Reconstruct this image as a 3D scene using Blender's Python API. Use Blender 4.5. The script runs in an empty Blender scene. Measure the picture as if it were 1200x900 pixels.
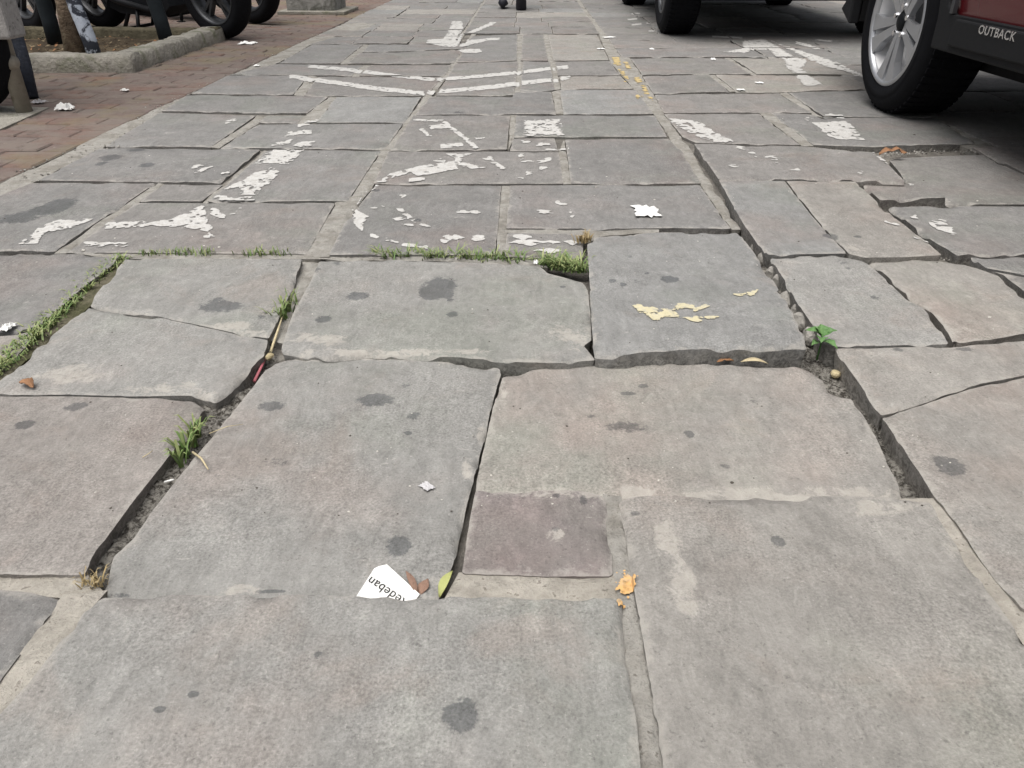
import bpy, bmesh, math, random
import numpy as np
from mathutils import Vector, Matrix, geometry
random.seed(7)
R = math.radians
SC = bpy.context.scene
COL = SC.collection

# ------------------------------------------------------------------ camera
H = 0.63                       # camera height above the paving
PITCH = math.atan(530 / 900)
F = 900.0                      # focal length in pixels of a 1200 wide frame
cd = bpy.data.cameras.new("camera"); cam = bpy.data.objects.new("camera", cd); COL.objects.link(cam)
cam.location = (0, 0, H); cam.rotation_euler = (math.pi / 2 - PITCH, 0, 0)
cd.sensor_width = 36; cd.lens = 36 * F / 1200; cd.clip_start = 0.02; cd.clip_end = 2000
SC.camera = cam

# ------------------------------------------------------------------ world, sun, exposure
SUN_EL, SUN_AZ = R(72), R(215)
w = bpy.data.worlds.new("World"); SC.world = w; w.use_nodes = True
wn = w.node_tree; bg = wn.nodes["Background"]
sky = wn.nodes.new("ShaderNodeTexSky"); sky.sky_type = 'NISHITA'; sky.sun_disc = False
sky.sun_elevation = SUN_EL; sky.sun_rotation = SUN_AZ; sky.dust_density = 6; sky.air_density = 1.0; sky.ozone_density = 1.0
hs = wn.nodes.new("ShaderNodeHueSaturation"); hs.inputs['Saturation'].default_value = 0.3
wn.links.new(sky.outputs[0], hs.inputs['Color']); wn.links.new(hs.outputs[0], bg.inputs[0])
bg.inputs[1].default_value = 0.055
sd = bpy.data.lights.new("sun", 'SUN'); so = bpy.data.objects.new("sun", sd); COL.objects.link(so)
sd.energy = 1.5; sd.angle = R(55); sd.color = (1, 0.965, 0.925)
so.rotation_euler = (math.pi / 2 - SUN_EL, 0, math.pi - SUN_AZ)
SC.view_settings.view_transform = 'Standard'; SC.view_settings.look = 'None'
SC.view_settings.exposure = 1.04; SC.view_settings.gamma = 1

# ------------------------------------------------------------------ helpers
cP, sP = math.cos(PITCH), math.sin(PITCH)
def at(px, py, z=0.0):
    """point of the plane at height z that a pixel of the survey photograph looks at"""
    r = (px - 600) / F; u = (450 - py) / F
    d = Vector((r, cP + u * sP, -sP + u * cP))
    return Vector((0, 0, H)) + d * ((z - H) / d.z)
def pix(x, y, z=0.0):
    dep = y * cP + (H - z) * sP; up = y * sP - (H - z) * cP
    return 600 + F * x / dep, 450 - F * up / dep

def _h(ix, iy, s):
    n = (ix.astype(np.int64) * 374761393 + iy.astype(np.int64) * 668265263 + s * 1274126177) & 0x7fffffff
    n = ((n ^ (n >> 13)) * 1274126177) & 0x7fffffff
    return ((n ^ (n >> 16)) & 0xffff) / 65535.0
def vn(x, y, s=0):
    x = np.asarray(x, float); y = np.asarray(y, float)
    ix = np.floor(x); iy = np.floor(y); fx = x - ix; fy = y - iy
    fx = fx * fx * (3 - 2 * fx); fy = fy * fy * (3 - 2 * fy)
    ix = ix.astype(np.int64); iy = iy.astype(np.int64)
    a = _h(ix, iy, s); b = _h(ix + 1, iy, s); c = _h(ix, iy + 1, s); d = _h(ix + 1, iy + 1, s)
    return (a * (1 - fx) + b * fx) * (1 - fy) + (c * (1 - fx) + d * fx) * fy
def fbm(x, y, s=0, o=4, g=0.55):
    t = 0; a = 1; n = 0
    x = np.asarray(x, float); y = np.asarray(y, float)
    for k in range(o):
        t = t + a * vn(x * 2 ** k + k * 17.3, y * 2 ** k - k * 9.1, s + k); n += a; a *= g
    return t / n
def und(x, y):
    return (fbm(x * 2.6, y * 2.6, 3, 3) - .5) * .0055 + (vn(x * 28, y * 28, 9) - .5) * .0008

def seg_dist(P, poly):
    """distance of points P (n,2) to the outline of poly (m,2), and inside mask"""
    n = len(poly); D = np.full(len(P), 1e9); ins = np.zeros(len(P), bool)
    for i in range(n):
        a = poly[i]; b = poly[(i + 1) % n]; ab = b - a
        t = np.clip(((P - a) @ ab) / max(ab @ ab, 1e-12), 0, 1)
        D = np.minimum(D, np.hypot(*(P - (a + t[:, None] * ab)).T))
        c = (a[1] > P[:, 1]) != (b[1] > P[:, 1])
        if abs(b[1] - a[1]) > 1e-12:
            ins ^= c & (P[:, 0] < (b[0] - a[0]) * (P[:, 1] - a[1]) / (b[1] - a[1]) + a[0])
    return D, ins

def tag(o, label=None, cat=None, group=None, kind=None):
    if label: o['label'] = label
    if cat: o['category'] = cat
    if group: o['group'] = group
    if kind: o['kind'] = kind
    return o
def empty(name, loc=(0, 0, 0), rz=0, parent=None):
    o = bpy.data.objects.new(name, None); COL.objects.link(o); o.location = loc; o.rotation_euler = (0, 0, rz); o.empty_display_size = .1
    if parent: o.parent = parent
    return o
def link(name, me, m=None, parent=None, loc=None, smooth=False):
    if m is not None:
        for k in (m if isinstance(m, (list, tuple)) else [m]): me.materials.append(k)
    if smooth:
        me.polygons.foreach_set('use_smooth', [True] * len(me.polygons))
    o = bpy.data.objects.new(name, me); COL.objects.link(o)
    if parent: o.parent = parent
    if loc is not None: o.location = loc
    return o
def copy_tree(o, parent=None):
    c = o.copy(); COL.objects.link(c); c.parent = parent
    for ch in list(o.children): copy_tree(ch, c)
    return c

class MB:
    """collects simple solids into one mesh"""
    def __init__(s): s.v = []; s.f = []; s.mi = []; s.sm = []
    def add(s, v, f, mi=0, sm=False):
        b = len(s.v); s.v += [tuple(p) for p in v]; s.f += [tuple(i + b for i in q) for q in f]
        s.mi += [mi] * len(f); s.sm += [sm] * len(f)
    def box(s, c, d, rot=None, mi=0, bev=0.0):
        bm = bmesh.new(); bmesh.ops.create_cube(bm, size=1)
        for v in bm.verts: v.co = Vector((v.co.x * d[0], v.co.y * d[1], v.co.z * d[2]))
        if bev: bmesh.ops.bevel(bm, geom=bm.edges[:], offset=bev, segments=2, affect='EDGES', profile=.5)
        s.bm(bm, Matrix.Translation(c) @ (rot.to_4x4() if rot else Matrix()), mi)
    def bm(s, bm, M=Matrix(), mi=0, sm=False):
        bm.verts.ensure_lookup_table(); bm.verts.index_update()
        s.add([M @ v.co for v in bm.verts], [[v.index for v in f.verts] for f in bm.faces], mi, sm); bm.free()
    def tube(s, pts, r, n=10, mi=0, cap=True, sm=True):
        pts = [Vector(p) for p in pts]; rs = r if isinstance(r, (list, tuple)) else [r] * len(pts)
        t0 = (pts[1] - pts[0]).normalized(); a = t0.orthogonal().normalized(); vs = []; fs = []
        for i, p in enumerate(pts):
            t = (pts[min(i + 1, len(pts) - 1)] - pts[max(i - 1, 0)]).normalized()
            a = (a - t * a.dot(t)).normalized(); b = t.cross(a)
            for k in range(n):
                q = 2 * math.pi * k / n; vs.append(p + (a * math.cos(q) + b * math.sin(q)) * rs[i])
        for i in range(len(pts) - 1):
            for k in range(n):
                fs.append((i * n + k, i * n + (k + 1) % n, (i + 1) * n + (k + 1) % n, (i + 1) * n + k))
        s.add(vs, fs, mi, sm)
        if cap:
            s.add(vs[:n], [tuple(range(n))[::-1]], mi); s.add(vs[-n:], [tuple(range(n))], mi)
    def lathe(s, prof, n=40, mi=0, axis='X', M=Matrix(), closed=False, sm=True):
        """profile of (radius, along axis)"""
        vs = []; m = len(prof)
        for k in range(n):
            q = 2 * math.pi * k / n
            for (r, t) in prof:
                vs.append(M @ Vector((t, r * math.cos(q), r * math.sin(q))))
        fs = []
        for k in range(n):
            for i in range(m if closed else m - 1):
                j = (i + 1) % m
                fs.append((k * m + i, k * m + j, ((k + 1) % n) * m + j, ((k + 1) % n) * m + i))
        s.add(vs, fs, mi, sm)
    def prism(s, poly, f0, f1, mi=0, sm=False):
        """poly: list of 2-tuples; f0,f1 map a 2-tuple to the two end positions"""
        n = len(poly); v = [f0(p) for p in poly] + [f1(p) for p in poly]
        tri = geometry.tessellate_polygon([[Vector((p[0], p[1], 0)) for p in poly]])
        s.add(v, [tuple(t) for t in tri] + [tuple(i + n for i in t)[::-1] for t in tri] + [(i, (i + 1) % n, n + (i + 1) % n, n + i) for i in range(n)], mi, sm)
    def build(s, name, m, parent=None, loc=None):
        me = bpy.data.meshes.new(name); me.from_pydata([tuple(p) for p in s.v], [], s.f)
        me.polygons.foreach_set('use_smooth', s.sm); me.polygons.foreach_set('material_index', s.mi)
        bm = bmesh.new(); bm.from_mesh(me); bmesh.ops.remove_doubles(bm, verts=bm.verts, dist=1e-6)
        bmesh.ops.recalc_face_normals(bm, faces=bm.faces); bm.to_mesh(me); bm.free(); me.update()
        return link(name, me, m, parent, loc)

# ------------------------------------------------------------------ materials
class NT:
    def __init__(s, name):
        s.m = bpy.data.materials.new(name); s.m.use_nodes = True; s.t = s.m.node_tree
        s.p = s.t.nodes["Principled BSDF"]; s.tc = s.t.nodes.new("ShaderNodeTexCoord")
        s.co = s.tc.outputs['Object']
    def n(s, t, **k):
        o = s.t.nodes.new(t)
        for a, b in k.items(): setattr(o, a, b)
        return o
    def L(s, a, b): s.t.links.new(a, b)
    def val(s, i, v):
        if isinstance(v, bpy.types.NodeSocket): s.L(v, i)
        else: i.default_value = v
    def noise(s, sc, det=4, rough=.55, dist=0, stretch=None):
        o = s.n("ShaderNodeTexNoise"); o.inputs['Scale'].default_value = sc; o.inputs['Detail'].default_value = det
        o.inputs['Roughness'].default_value = rough; o.inputs['Distortion'].default_value = dist
        c = s.co
        if stretch:
            mp = s.n("ShaderNodeMapping"); mp.inputs['Scale'].default_value = stretch; s.L(c, mp.inputs[0]); c = mp.outputs[0]
        s.L(c, o.inputs['Vector']); return o.outputs['Fac']
    def math(s, op, a, b=0.0, c=None):
        o = s.n("ShaderNodeMath", operation=op); s.val(o.inputs[0], a); s.val(o.inputs[1], b)
        if c is not None: s.val(o.inputs[2], c)
        return o.outputs[0]
    def step(s, x, a, b, lo=0.0, hi=1.0):
        o = s.n("ShaderNodeMapRange", interpolation_type='SMOOTHSTEP'); s.val(o.inputs[0], x)
        for i, v in enumerate((a, b, lo, hi)): o.inputs[i + 1].default_value = v
        return o.outputs[0]
    def lin(s, x, a, b, lo, hi):
        o = s.n("ShaderNodeMapRange"); s.val(o.inputs[0], x)
        for i, v in enumerate((a, b, lo, hi)): o.inputs[i + 1].default_value = v
        return o.outputs[0]
    def mix(s, f, a, b, bt='MIX'):
        o = s.n("ShaderNodeMix", data_type='RGBA', blend_type=bt); s.val(o.inputs[0], f)
        for i, v in ((6, a), (7, b)): s.val(o.inputs[i], (*v, 1) if isinstance(v, tuple) and len(v) == 3 else v)
        return o.outputs[2]
    def mul(s, c, v):
        o = s.n("ShaderNodeVectorMath", operation='SCALE'); s.val(o.inputs[0], c); s.val(o.inputs['Scale'], v); return o.outputs[0]
    def bump(s, hgt, dist, strength=1.0, nrm=None):
        o = s.n("ShaderNodeBump"); o.inputs['Strength'].default_value = strength; o.inputs['Distance'].default_value = dist
        s.L(hgt, o.inputs['Height'])
        if nrm: s.L(nrm, o.inputs['Normal'])
        return o.outputs[0]
    def attr(s, name):
        o = s.n("ShaderNodeAttribute"); o.attribute_name = name; return o.outputs['Fac']
    def rnd_co(s, k=37.0):
        oi = s.n("ShaderNodeObjectInfo"); s.oi = oi
        mv = s.n("ShaderNodeVectorMath", operation='SCALE'); mv.inputs[0].default_value = (k, k * 1.7, k * .6); s.L(oi.outputs['Random'], mv.inputs['Scale'])
        ad = s.n("ShaderNodeVectorMath"); s.L(s.tc.outputs['Object'], ad.inputs[0]); s.L(mv.outputs[0], ad.inputs[1]); s.co = ad.outputs[0]
    def out(s, col, rough, nrm=None, spec=.4, **k):
        s.val(s.p.inputs['Base Color'], (*col, 1) if isinstance(col, tuple) else col); s.val(s.p.inputs['Roughness'], rough)
        s.p.inputs['Specular IOR Level'].default_value = spec
        if nrm: s.L(nrm, s.p.inputs['Normal'])
        for a, b in k.items(): s.p.inputs[a].default_value = b
        return s.m

def plain(name, c, rough=.6, var=.15, sc=20, bump=.0, spec=.4, metal=0, c2=None, thr=(.5, .65), bsc=None):
    t = NT(name); t.rnd_co()
    n1 = t.noise(sc, 6, .6); base = t.mul(t.mix(0.0, c, c), t.lin(n1, .25, .75, 1 - var, 1 + var))
    if c2: base = t.mix(t.step(t.noise(sc * .6, 8, .65, .6), *thr), base, c2)
    nr = t.bump(t.noise(bsc or sc * 3, 6, .6), bump) if bump else None
    return t.out(base, t.lin(n1, .3, .7, max(rough - .08, 0), min(rough + .08, 1)), nr, spec, Metallic=metal)

def stone_mat():
    t = NT("worn_stone"); t.rnd_co(); c0 = t.oi.outputs['Color']
    nb = t.noise(2.3, 5, .6); n2 = t.noise(9, 10, .68, .3); n3 = t.noise(48, 9, .72); n4 = t.noise(300, 4, .65); n7 = t.noise(26, 10, .74)
    pink = t.mix(1.0, c0, (1.055, .972, .945), 'MULTIPLY'); green = t.mix(1.0, c0, (.955, .985, .945), 'MULTIPLY')
    c = t.mix(t.step(nb, .48, .70), c0, pink)
    c = t.mix(t.step(t.noise(3.1, 4, .6), .50, .70), c, green)
    c = t.mix(t.math('MULTIPLY', t.step(t.noise(5.5, 8, .66, .5), .54, .72), .5), c, t.mix(1.0, c0, (1.08, .965, .91), 'MULTIPLY'))
    c = t.mul(c, t.lin(n2, .28, .72, .82, 1.16)); c = t.mul(c, t.lin(n3, .28, .72, .87, 1.13)); c = t.mul(c, t.math('ADD', 1.0, t.math('MULTIPLY', t.math('SUBTRACT', n4, .5), t.step(t.noise(4.2, 5, .6), .38, .64, .6, 1.7))))
    n9 = t.noise(26, 9, .74, 2.2, (1, .38, 1)); c = t.mul(c, t.lin(n9, .35, .65, .88, 1.12))
    c = t.mul(c, t.lin(t.noise(120, 3, .6, 0, (1, .35, 1)), .3, .7, .94, 1.06))
    # pits, dark specks, pale grains
    c = t.mix(t.math('MULTIPLY', t.step(t.noise(170, 5, .65), .60, .68), .5), c, t.mul(c0, .38))
    c = t.mix(t.math('MULTIPLY', t.step(t.noise(26, 8, .75, 1.0), .64, .70), .5), c, t.mul(c0, .5))
    c = t.mix(t.math('MULTIPLY', t.step(t.noise(210, 5, .65), .63, .70), .5), c, (.48, .46, .43))
    fk = t.math('MULTIPLY', t.step(t.noise(75, 7, .72, 1.5, (.45, 1, 1)), .60, .66), t.step(t.noise(6, 5, .65), .46, .6)); c = t.mix(t.math('MULTIPLY', fk, .45), c, (.46, .445, .41))
    dk = t.math('MULTIPLY', t.step(t.noise(60, 8, .74, 1.8, (.4, 1, 1)), .62, .68), t.step(t.noise(4.7, 5, .65), .5, .6)); c = t.mix(t.math('MULTIPLY', dk, .5), c, t.mul(c0, .45))
    # scratchy pale scuffs in patches
    scf = t.math('MULTIPLY', t.step(t.noise(34, 12, .80, 1.0), .56, .64), t.step(t.noise(3.4, 5, .65), .42, .62))
    c = t.mix(t.math('MULTIPLY', scf, .42), c, (.43, .415, .385))
    # worn patches placed by hand (attribute) and worn rims
    wv = t.math('ADD', t.attr('worn'), t.math('MULTIPLY', t.math('SUBTRACT', t.noise(38, 12, .78, .6), .525), 5.0))
    c = t.mix(t.math('MULTIPLY', t.step(wv, .0, .6), .70), c, t.mul(t.mix(0.0, (.43, .405, .365), (.43, .405, .365)), t.lin(n3, .3, .7, .85, 1.12)))
    ed = t.math('ADD', t.attr('edge'), t.math('MULTIPLY', t.math('SUBTRACT', n7, .44), .075))
    c = t.mix(t.math('MULTIPLY', t.step(ed, .013, .0), .55), c, (.40, .38, .345))
    sv = t.math('ADD', t.attr('stain'), t.math('MULTIPLY', t.math('SUBTRACT', t.noise(55, 10, .78, .8), .52), 3.6))
    c = t.mix(t.math('MULTIPLY', t.step(sv, .05, .45), .78), c, t.mix(1.0, c, (.40, .42, .45), 'MULTIPLY'))
    # broken sides with soil rubbed in
    sd_ = t.attr('side'); c = t.mix(t.math('MULTIPLY', sd_, t.lin(n3, .35, .65, 1.0, .6)), c, t.mix(t.step(t.noise(110, 8, .75, .8), .42, .58), (.075, .068, .058), (.33, .315, .285)))
    b = t.bump(n2, .006, .6); b = t.bump(n9, .003, .6, b); b = t.bump(n3, .003, .8, b); b = t.bump(n4, .0008, .8, b)
    return t.out(c, t.lin(n3, .3, .7, .74, .93), b, .3)
STONE = stone_mat()

def mortar_mat(a=(.345, .332, .303), b_=(.265, .25, .222), name='mortar'):
    t = NT(name); t.rnd_co(); n = t.noise(60, 8, .7); n2 = t.noise(14, 6, .65)
    c = t.mul(t.mix(t.step(n2, .42, .62), a, b_), t.lin(n, .25, .75, .68, 1.25))
    c = t.mix(t.math('MULTIPLY', t.step(t.noise(120, 4, .6), .60, .68), .6), c, (.10, .085, .07))
    b = t.bump(n, .008, .9); b = t.bump(t.noise(260, 3, .6), .002, .9, b)
    return t.out(c, .95, b, .2)
MORTAR = mortar_mat()
MORTAR_L = mortar_mat((.45, .42, .37), (.37, .345, .30), 'pale_mortar')
def soil_mat(name="joint_soil", a=(.155, .145, .13), b_=(.24, .225, .20)):
    t = NT(name); n = t.noise(70, 8, .7)
    c = t.mul(t.mix(t.step(t.noise(9, 5), .4, .62), a, b_), t.lin(n, .25, .75, .6, 1.5))
    c = t.mix(t.math('MULTIPLY', t.step(t.noise(55, 8, .75, 1), .62, .7), .5), c, (.26, .2, .13))
    return t.out(c, .97, t.bump(n, .012, 1), .15)
SOIL = soil_mat()
LITTER_SOIL = soil_mat("planter_soil", (.05, .038, .026), (.11, .085, .055))
def brick_mat():
    t = NT("red_paver"); t.rnd_co(); n = t.noise(30, 8, .7); wld = t.n("ShaderNodeNewGeometry").outputs['Position']
    oc = t.oi.outputs['Color']; c = t.mul(oc, t.lin(n, .25, .75, .72, 1.28)); t.co = wld
    big = t.noise(1.3, 6, .65)
    c = t.mix(t.math('MULTIPLY', t.step(t.noise(5, 10, .74, .4, (1, 1.8, 1)), .40, .60), .75), c, (.185, .16, .14))
    c = t.mix(t.math('MULTIPLY', t.step(t.noise(11, 10, .75, .4), .55, .66), .7), c, (.085, .072, .062))
    c = t.mix(t.math('MULTIPLY', t.step(big, .50, .62), .5), c, (.19, .165, .10))
    c = t.mix(t.math('MULTIPLY', t.step(t.noise(2.1, 7, .68), .60, .70), .4), c, (.23, .12, .08))
    c = t.mix(t.math('MULTIPLY', t.step(t.noise(50, 6, .7), .64, .70), .6), c, (.36, .33, .28))
    return t.out(c, .92, t.bump(n, .006, .8), .2)
BRICK = brick_mat()
def paint_mat(name, c, d=(.36, .34, .31)):
    t = NT(name); n = t.noise(35, 8, .7)
    k = t.mul(t.mix(t.math('MULTIPLY', t.step(t.noise(70, 11, .8, .6), .44, .62), .72), c, d), t.lin(n, .25, .75, .85, 1.1))
    return t.out(k, .75, t.bump(n, .002, .6), .3)
WHITE_PAINT = paint_mat("white_road_paint", (.55, .545, .525))
YELLOW_PAINT = paint_mat("yellow_road_paint", (.56, .42, .17))
CREAM_PAINT = paint_mat("cream_paint", (.60, .545, .36), (.40, .385, .33))
ORANGE_PAINT = paint_mat("orange_paint", (.66, .40, .16), (.45, .37, .26))
CONCRETE = plain("old_concrete", (.30, .285, .25), .92, .3, 12, .012, .2, c2=(.17, .175, .12), thr=(.5, .7), bsc=60)
CONCRETE_D = plain("stained_concrete", (.27, .265, .25), .92, .35, 14, .012, .2, c2=(.12, .12, .105), thr=(.5, .66), bsc=50)
PAPER = plain("white_paper", (.82, .82, .80), .8, .05, 60, .002, .3)
PAPER_G = plain("grey_crumpled_paper", (.55, .54, .55), .85, .1, 60, .003, .3)
RUBBER = plain("tyre_rubber", (.0075, .0078, .0095), .85, .3, 30, .002, .12)
BLACK_PL = plain("black_plastic", (.009, .010, .012), .6, .2, 20, .001, .14)
BLACK_M = plain("black_metal", (.009, .0095, .011), .5, .2, 20, 0, .16)
UNDER = plain("car_underside", (.015, .015, .016), .9, .2, 10, 0, .2)
CLAD = plain("grey_black_cladding", (.014, .0145, .016), .7, .15, 200, .0008, .18)
SILVER = plain("machined_alloy", (.46, .47, .49), .38, .08, 30, 0, .5, metal=.7)
ALLOY_D = plain("dull_grey_alloy", (.075, .078, .084), .38, .15, 30, 0, .5, metal=.6)
BARREL = plain("sky_lit_rim_barrel", (.86, .86, .87), .4, .05, 30, 0, .5, metal=.2)  # whiter than the rim: reflected sky light is put into this colour
CHROME = plain("chrome_lettering", (.75, .75, .76), .22, .03, 30, 0, .5, metal=1)
GLASS = plain("tinted_glass", (.02, .024, .028), .06, .05, 5, 0, .6)
REDP = NT("dark_red_car_paint"); REDP.rnd_co(); RED = REDP.out((.095, .010, .013), .25, None, .3); RED.node_tree.nodes["Principled BSDF"].inputs['Coat Weight'].default_value = .25
DARKP = NT("dark_blue_car_paint"); DARKP.rnd_co(); DARKCAR = DARKP.out((.02, .024, .034), .28, None, .5); DARKCAR.node_tree.nodes["Principled BSDF"].inputs['Coat Weight'].default_value = .25
BARK = plain("tree_bark", (.19, .145, .105), .95, .45, 18, .03, .15, c2=(.34, .29, .21), thr=(.5, .68), bsc=45)
PIPE = plain("rusty_galvanised_pipe", (.27, .25, .21), .75, .3, 18, .003, .3, c2=(.16, .14, .105), thr=(.54, .66))
POST_BW = plain("flaking_pale_blue_paint", (.47, .52, .60), .65, .15, 20, .004, .3, c2=(.035, .04, .055), thr=(.47, .53))
POST_D = plain("dark_grey_painted_steel", (.017, .022, .026), .7, .25, 18, .002, .2)
POST_B = plain("worn_slate_blue_paint", (.034, .040, .056), .75, .4, 40, .004, .3, c2=(.11, .12, .15), thr=(.56, .7))
PANEL = plain("speckled_grey_cement", (.34, .33, .32), .9, .2, 60, .004, .2, c2=(.13, .13, .12), thr=(.56, .66))
DENIM = plain("blue_denim", (.09, .14, .26), .9, .2, 80, .002, .2)
SHOE = plain("black_shoe", (.012, .013, .02), .6, .2, 30, 0, .4)
SHIRT = plain("grey_shirt", (.22, .23, .25), .9, .1, 40, .002, .2)
SKIN = plain("skin", (.36, .2, .13), .55, .08, 30, 0, .4)
HAIR = plain("dark_hair", (.02, .015, .012), .6, .2, 60, .002, .4)
LEAFB = plain("dry_brown_leaf", (.30, .155, .075), .8, .3, 40, .003, .3)
LEAFO = plain("orange_dry_leaf", (.30, .16, .085), .8, .3, 40, .003, .3)
LEAFP = plain("pinkish_dry_leaf", (.27, .17, .125), .8, .2, 60, .003, .3)
LEAFY = plain("yellow_green_leaf", (.38, .40, .15), .6, .2, 40, .002, .4)
STRAW = plain("dry_straw", (.55, .47, .30), .8, .2, 60, .002, .3)
PEBBLE = plain("mortar_rubble", (.36, .345, .315), .95, .25, 40, .006, .2)
PINKST = plain("faded_pink_plastic", (.55, .17, .20), .5, .1, 40, 0, .4)
def leaf_mat(name, a, b):
    t = NT(name); v = t.n("ShaderNodeAttribute"); v.attribute_name = 'tone'
    c = t.mix(v.outputs['Fac'], a, b); return t.out(c, .55, None, .35)
GRASS = leaf_mat("grass_blades", (.095, .185, .045), (.33, .35, .16))
GRASSD = leaf_mat("dry_grass_blades", (.22, .16, .07), (.45, .36, .2))
PLANTM = leaf_mat("fresh_green_leaf", (.07, .17, .05), (.14, .26, .09))
CROWN = leaf_mat("tree_leaves", (.035, .075, .02), (.075, .13, .035))

# ------------------------------------------------------------------ paving: every slab traced from the survey photograph
pavement_me = bpy.data.meshes.new("pavement")
SURF = []          # (polygon, plane, priority) for things laid on the slabs
STAINS = [(515,340,23,14),(508,352,18,6),(420,352,15,6),(380,381,11,5),(530,375,8,5),(528,357,6,3),(467,636,17,15),(541,847,25,23),(374,776,6,6),
 (1110,553,22,13),(753,453,7,3),(883,470,9,5),(808,508,8,5),(693,488,5,3),(738,311,5,2.5),(717,341,6,3),(729,346,5,3),(745,342,6,2.5),(757,332,4,2),
 (783,340,13,5),(475,453,8,4),(485,488,9,5),(478,507,6,3),(317,477,18,6),(652,585,6,3),(683,590,6,9),(651,624,5,4),(743,609,7,4),(820,587,8,6),
 (910,643,10,7),(985,317,9,4),(992,324,4,2),(1023,357,8,3),(972,285,10,4),(1003,286,6,2),(1050,416,9,3),(1130,415,15,3),(190,840,9,5),(230,822,9,5),
 (66,243,24,12),(22,256,28,8),(45,248,14,5),(130,185,16,4),(172,194,10,3),(120,192,8,3),(160,176,14,2.5),(255,352,7,3),(305,372,7,3),(258,360,30,8),
 (540,132,9,2.5),(660,340,5,2),(490,258,5,2),(440,223,6,2),(370,318,7,4),(345,330,5,2),(395,311,8,3),(440,470,26,8),(90,478,16,6),(30,500,14,6),(850,545,6,4),(735,462,11,3),(735,500,34,7),(320,540,18,5),(500,345,10,8),(525,350,10,6),(315,688,22,3),(140,690,20,3)]
WORN = [(360,404,24,9),(392,407,22,8),(668,398,30,14),(682,412,22,10),(80,440,44,16),(190,458,70,8),(236,464,18,10),(270,383,30,6),(175,368,14,6),(300,392,20,6),
 (548,548,8,14),(563,508,6,12),(278,686,26,8),(520,682,34,14),(975,450,14,12),(990,464,12,8),(1110,391,28,10),(780,640,26,44),(800,690,20,34),(650,628,12,12),(1080,596,34,14),(1130,660,20,30),(1020,604,50,10),(590,470,6,24),(1000,300,14,4)
 ] + [(x,576 + (x * 37 % 7),20,7 + x * 13 % 6) for x in range(590,1060,17)] + [(x,421,18,4) for x in range(360,580,22)]

def blobs_world(lst, z):
    out = []
    for (x, y, rx, ry) in lst:
        c = at(x, y, z); a = at(x + rx, y, z); b = at(x, y - ry, z); out.append((c.x, c.y, abs(a.x - c.x), abs(b.y - c.y)))
    return np.array(out)
ST_W = blobs_world(STAINS, 0); WO_W = blobs_world(WORN, 0)
def blob_field(P, B):
    f = np.full(len(P), -1.0)
    for (x, y, rx, ry) in B:
        k = 1.2 if (ry / rx > .5 and rx * (y ** -.9) > .012 and B is ST_W) else .38 + .62 * ((x * 913.7 + y * 577.3) % 1.0)
        f = np.maximum(f, k * (1 - ((P[:, 0] - x) / rx) ** 2 - ((P[:, 1] - y) / ry) ** 2))
    return f

def area2(p): return 0.5 * np.sum(p[:, 0] * np.roll(p[:, 1], -1) - np.roll(p[:, 0], -1) * p[:, 1])
def inset(p, g):
    q = []; n = len(p)
    for i in range(n):
        a = p[i] - p[i - 1]; b = p[(i + 1) % n] - p[i]; a = a / np.hypot(*a); b = b / np.hypot(*b)
        na = np.array([-a[1], a[0]]); nb = np.array([-b[1], b[0]]); m = na + nb; l = max(m @ m, .4)
        q.append(p[i] + m * (2 * g / l))
    return np.array(q)

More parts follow.
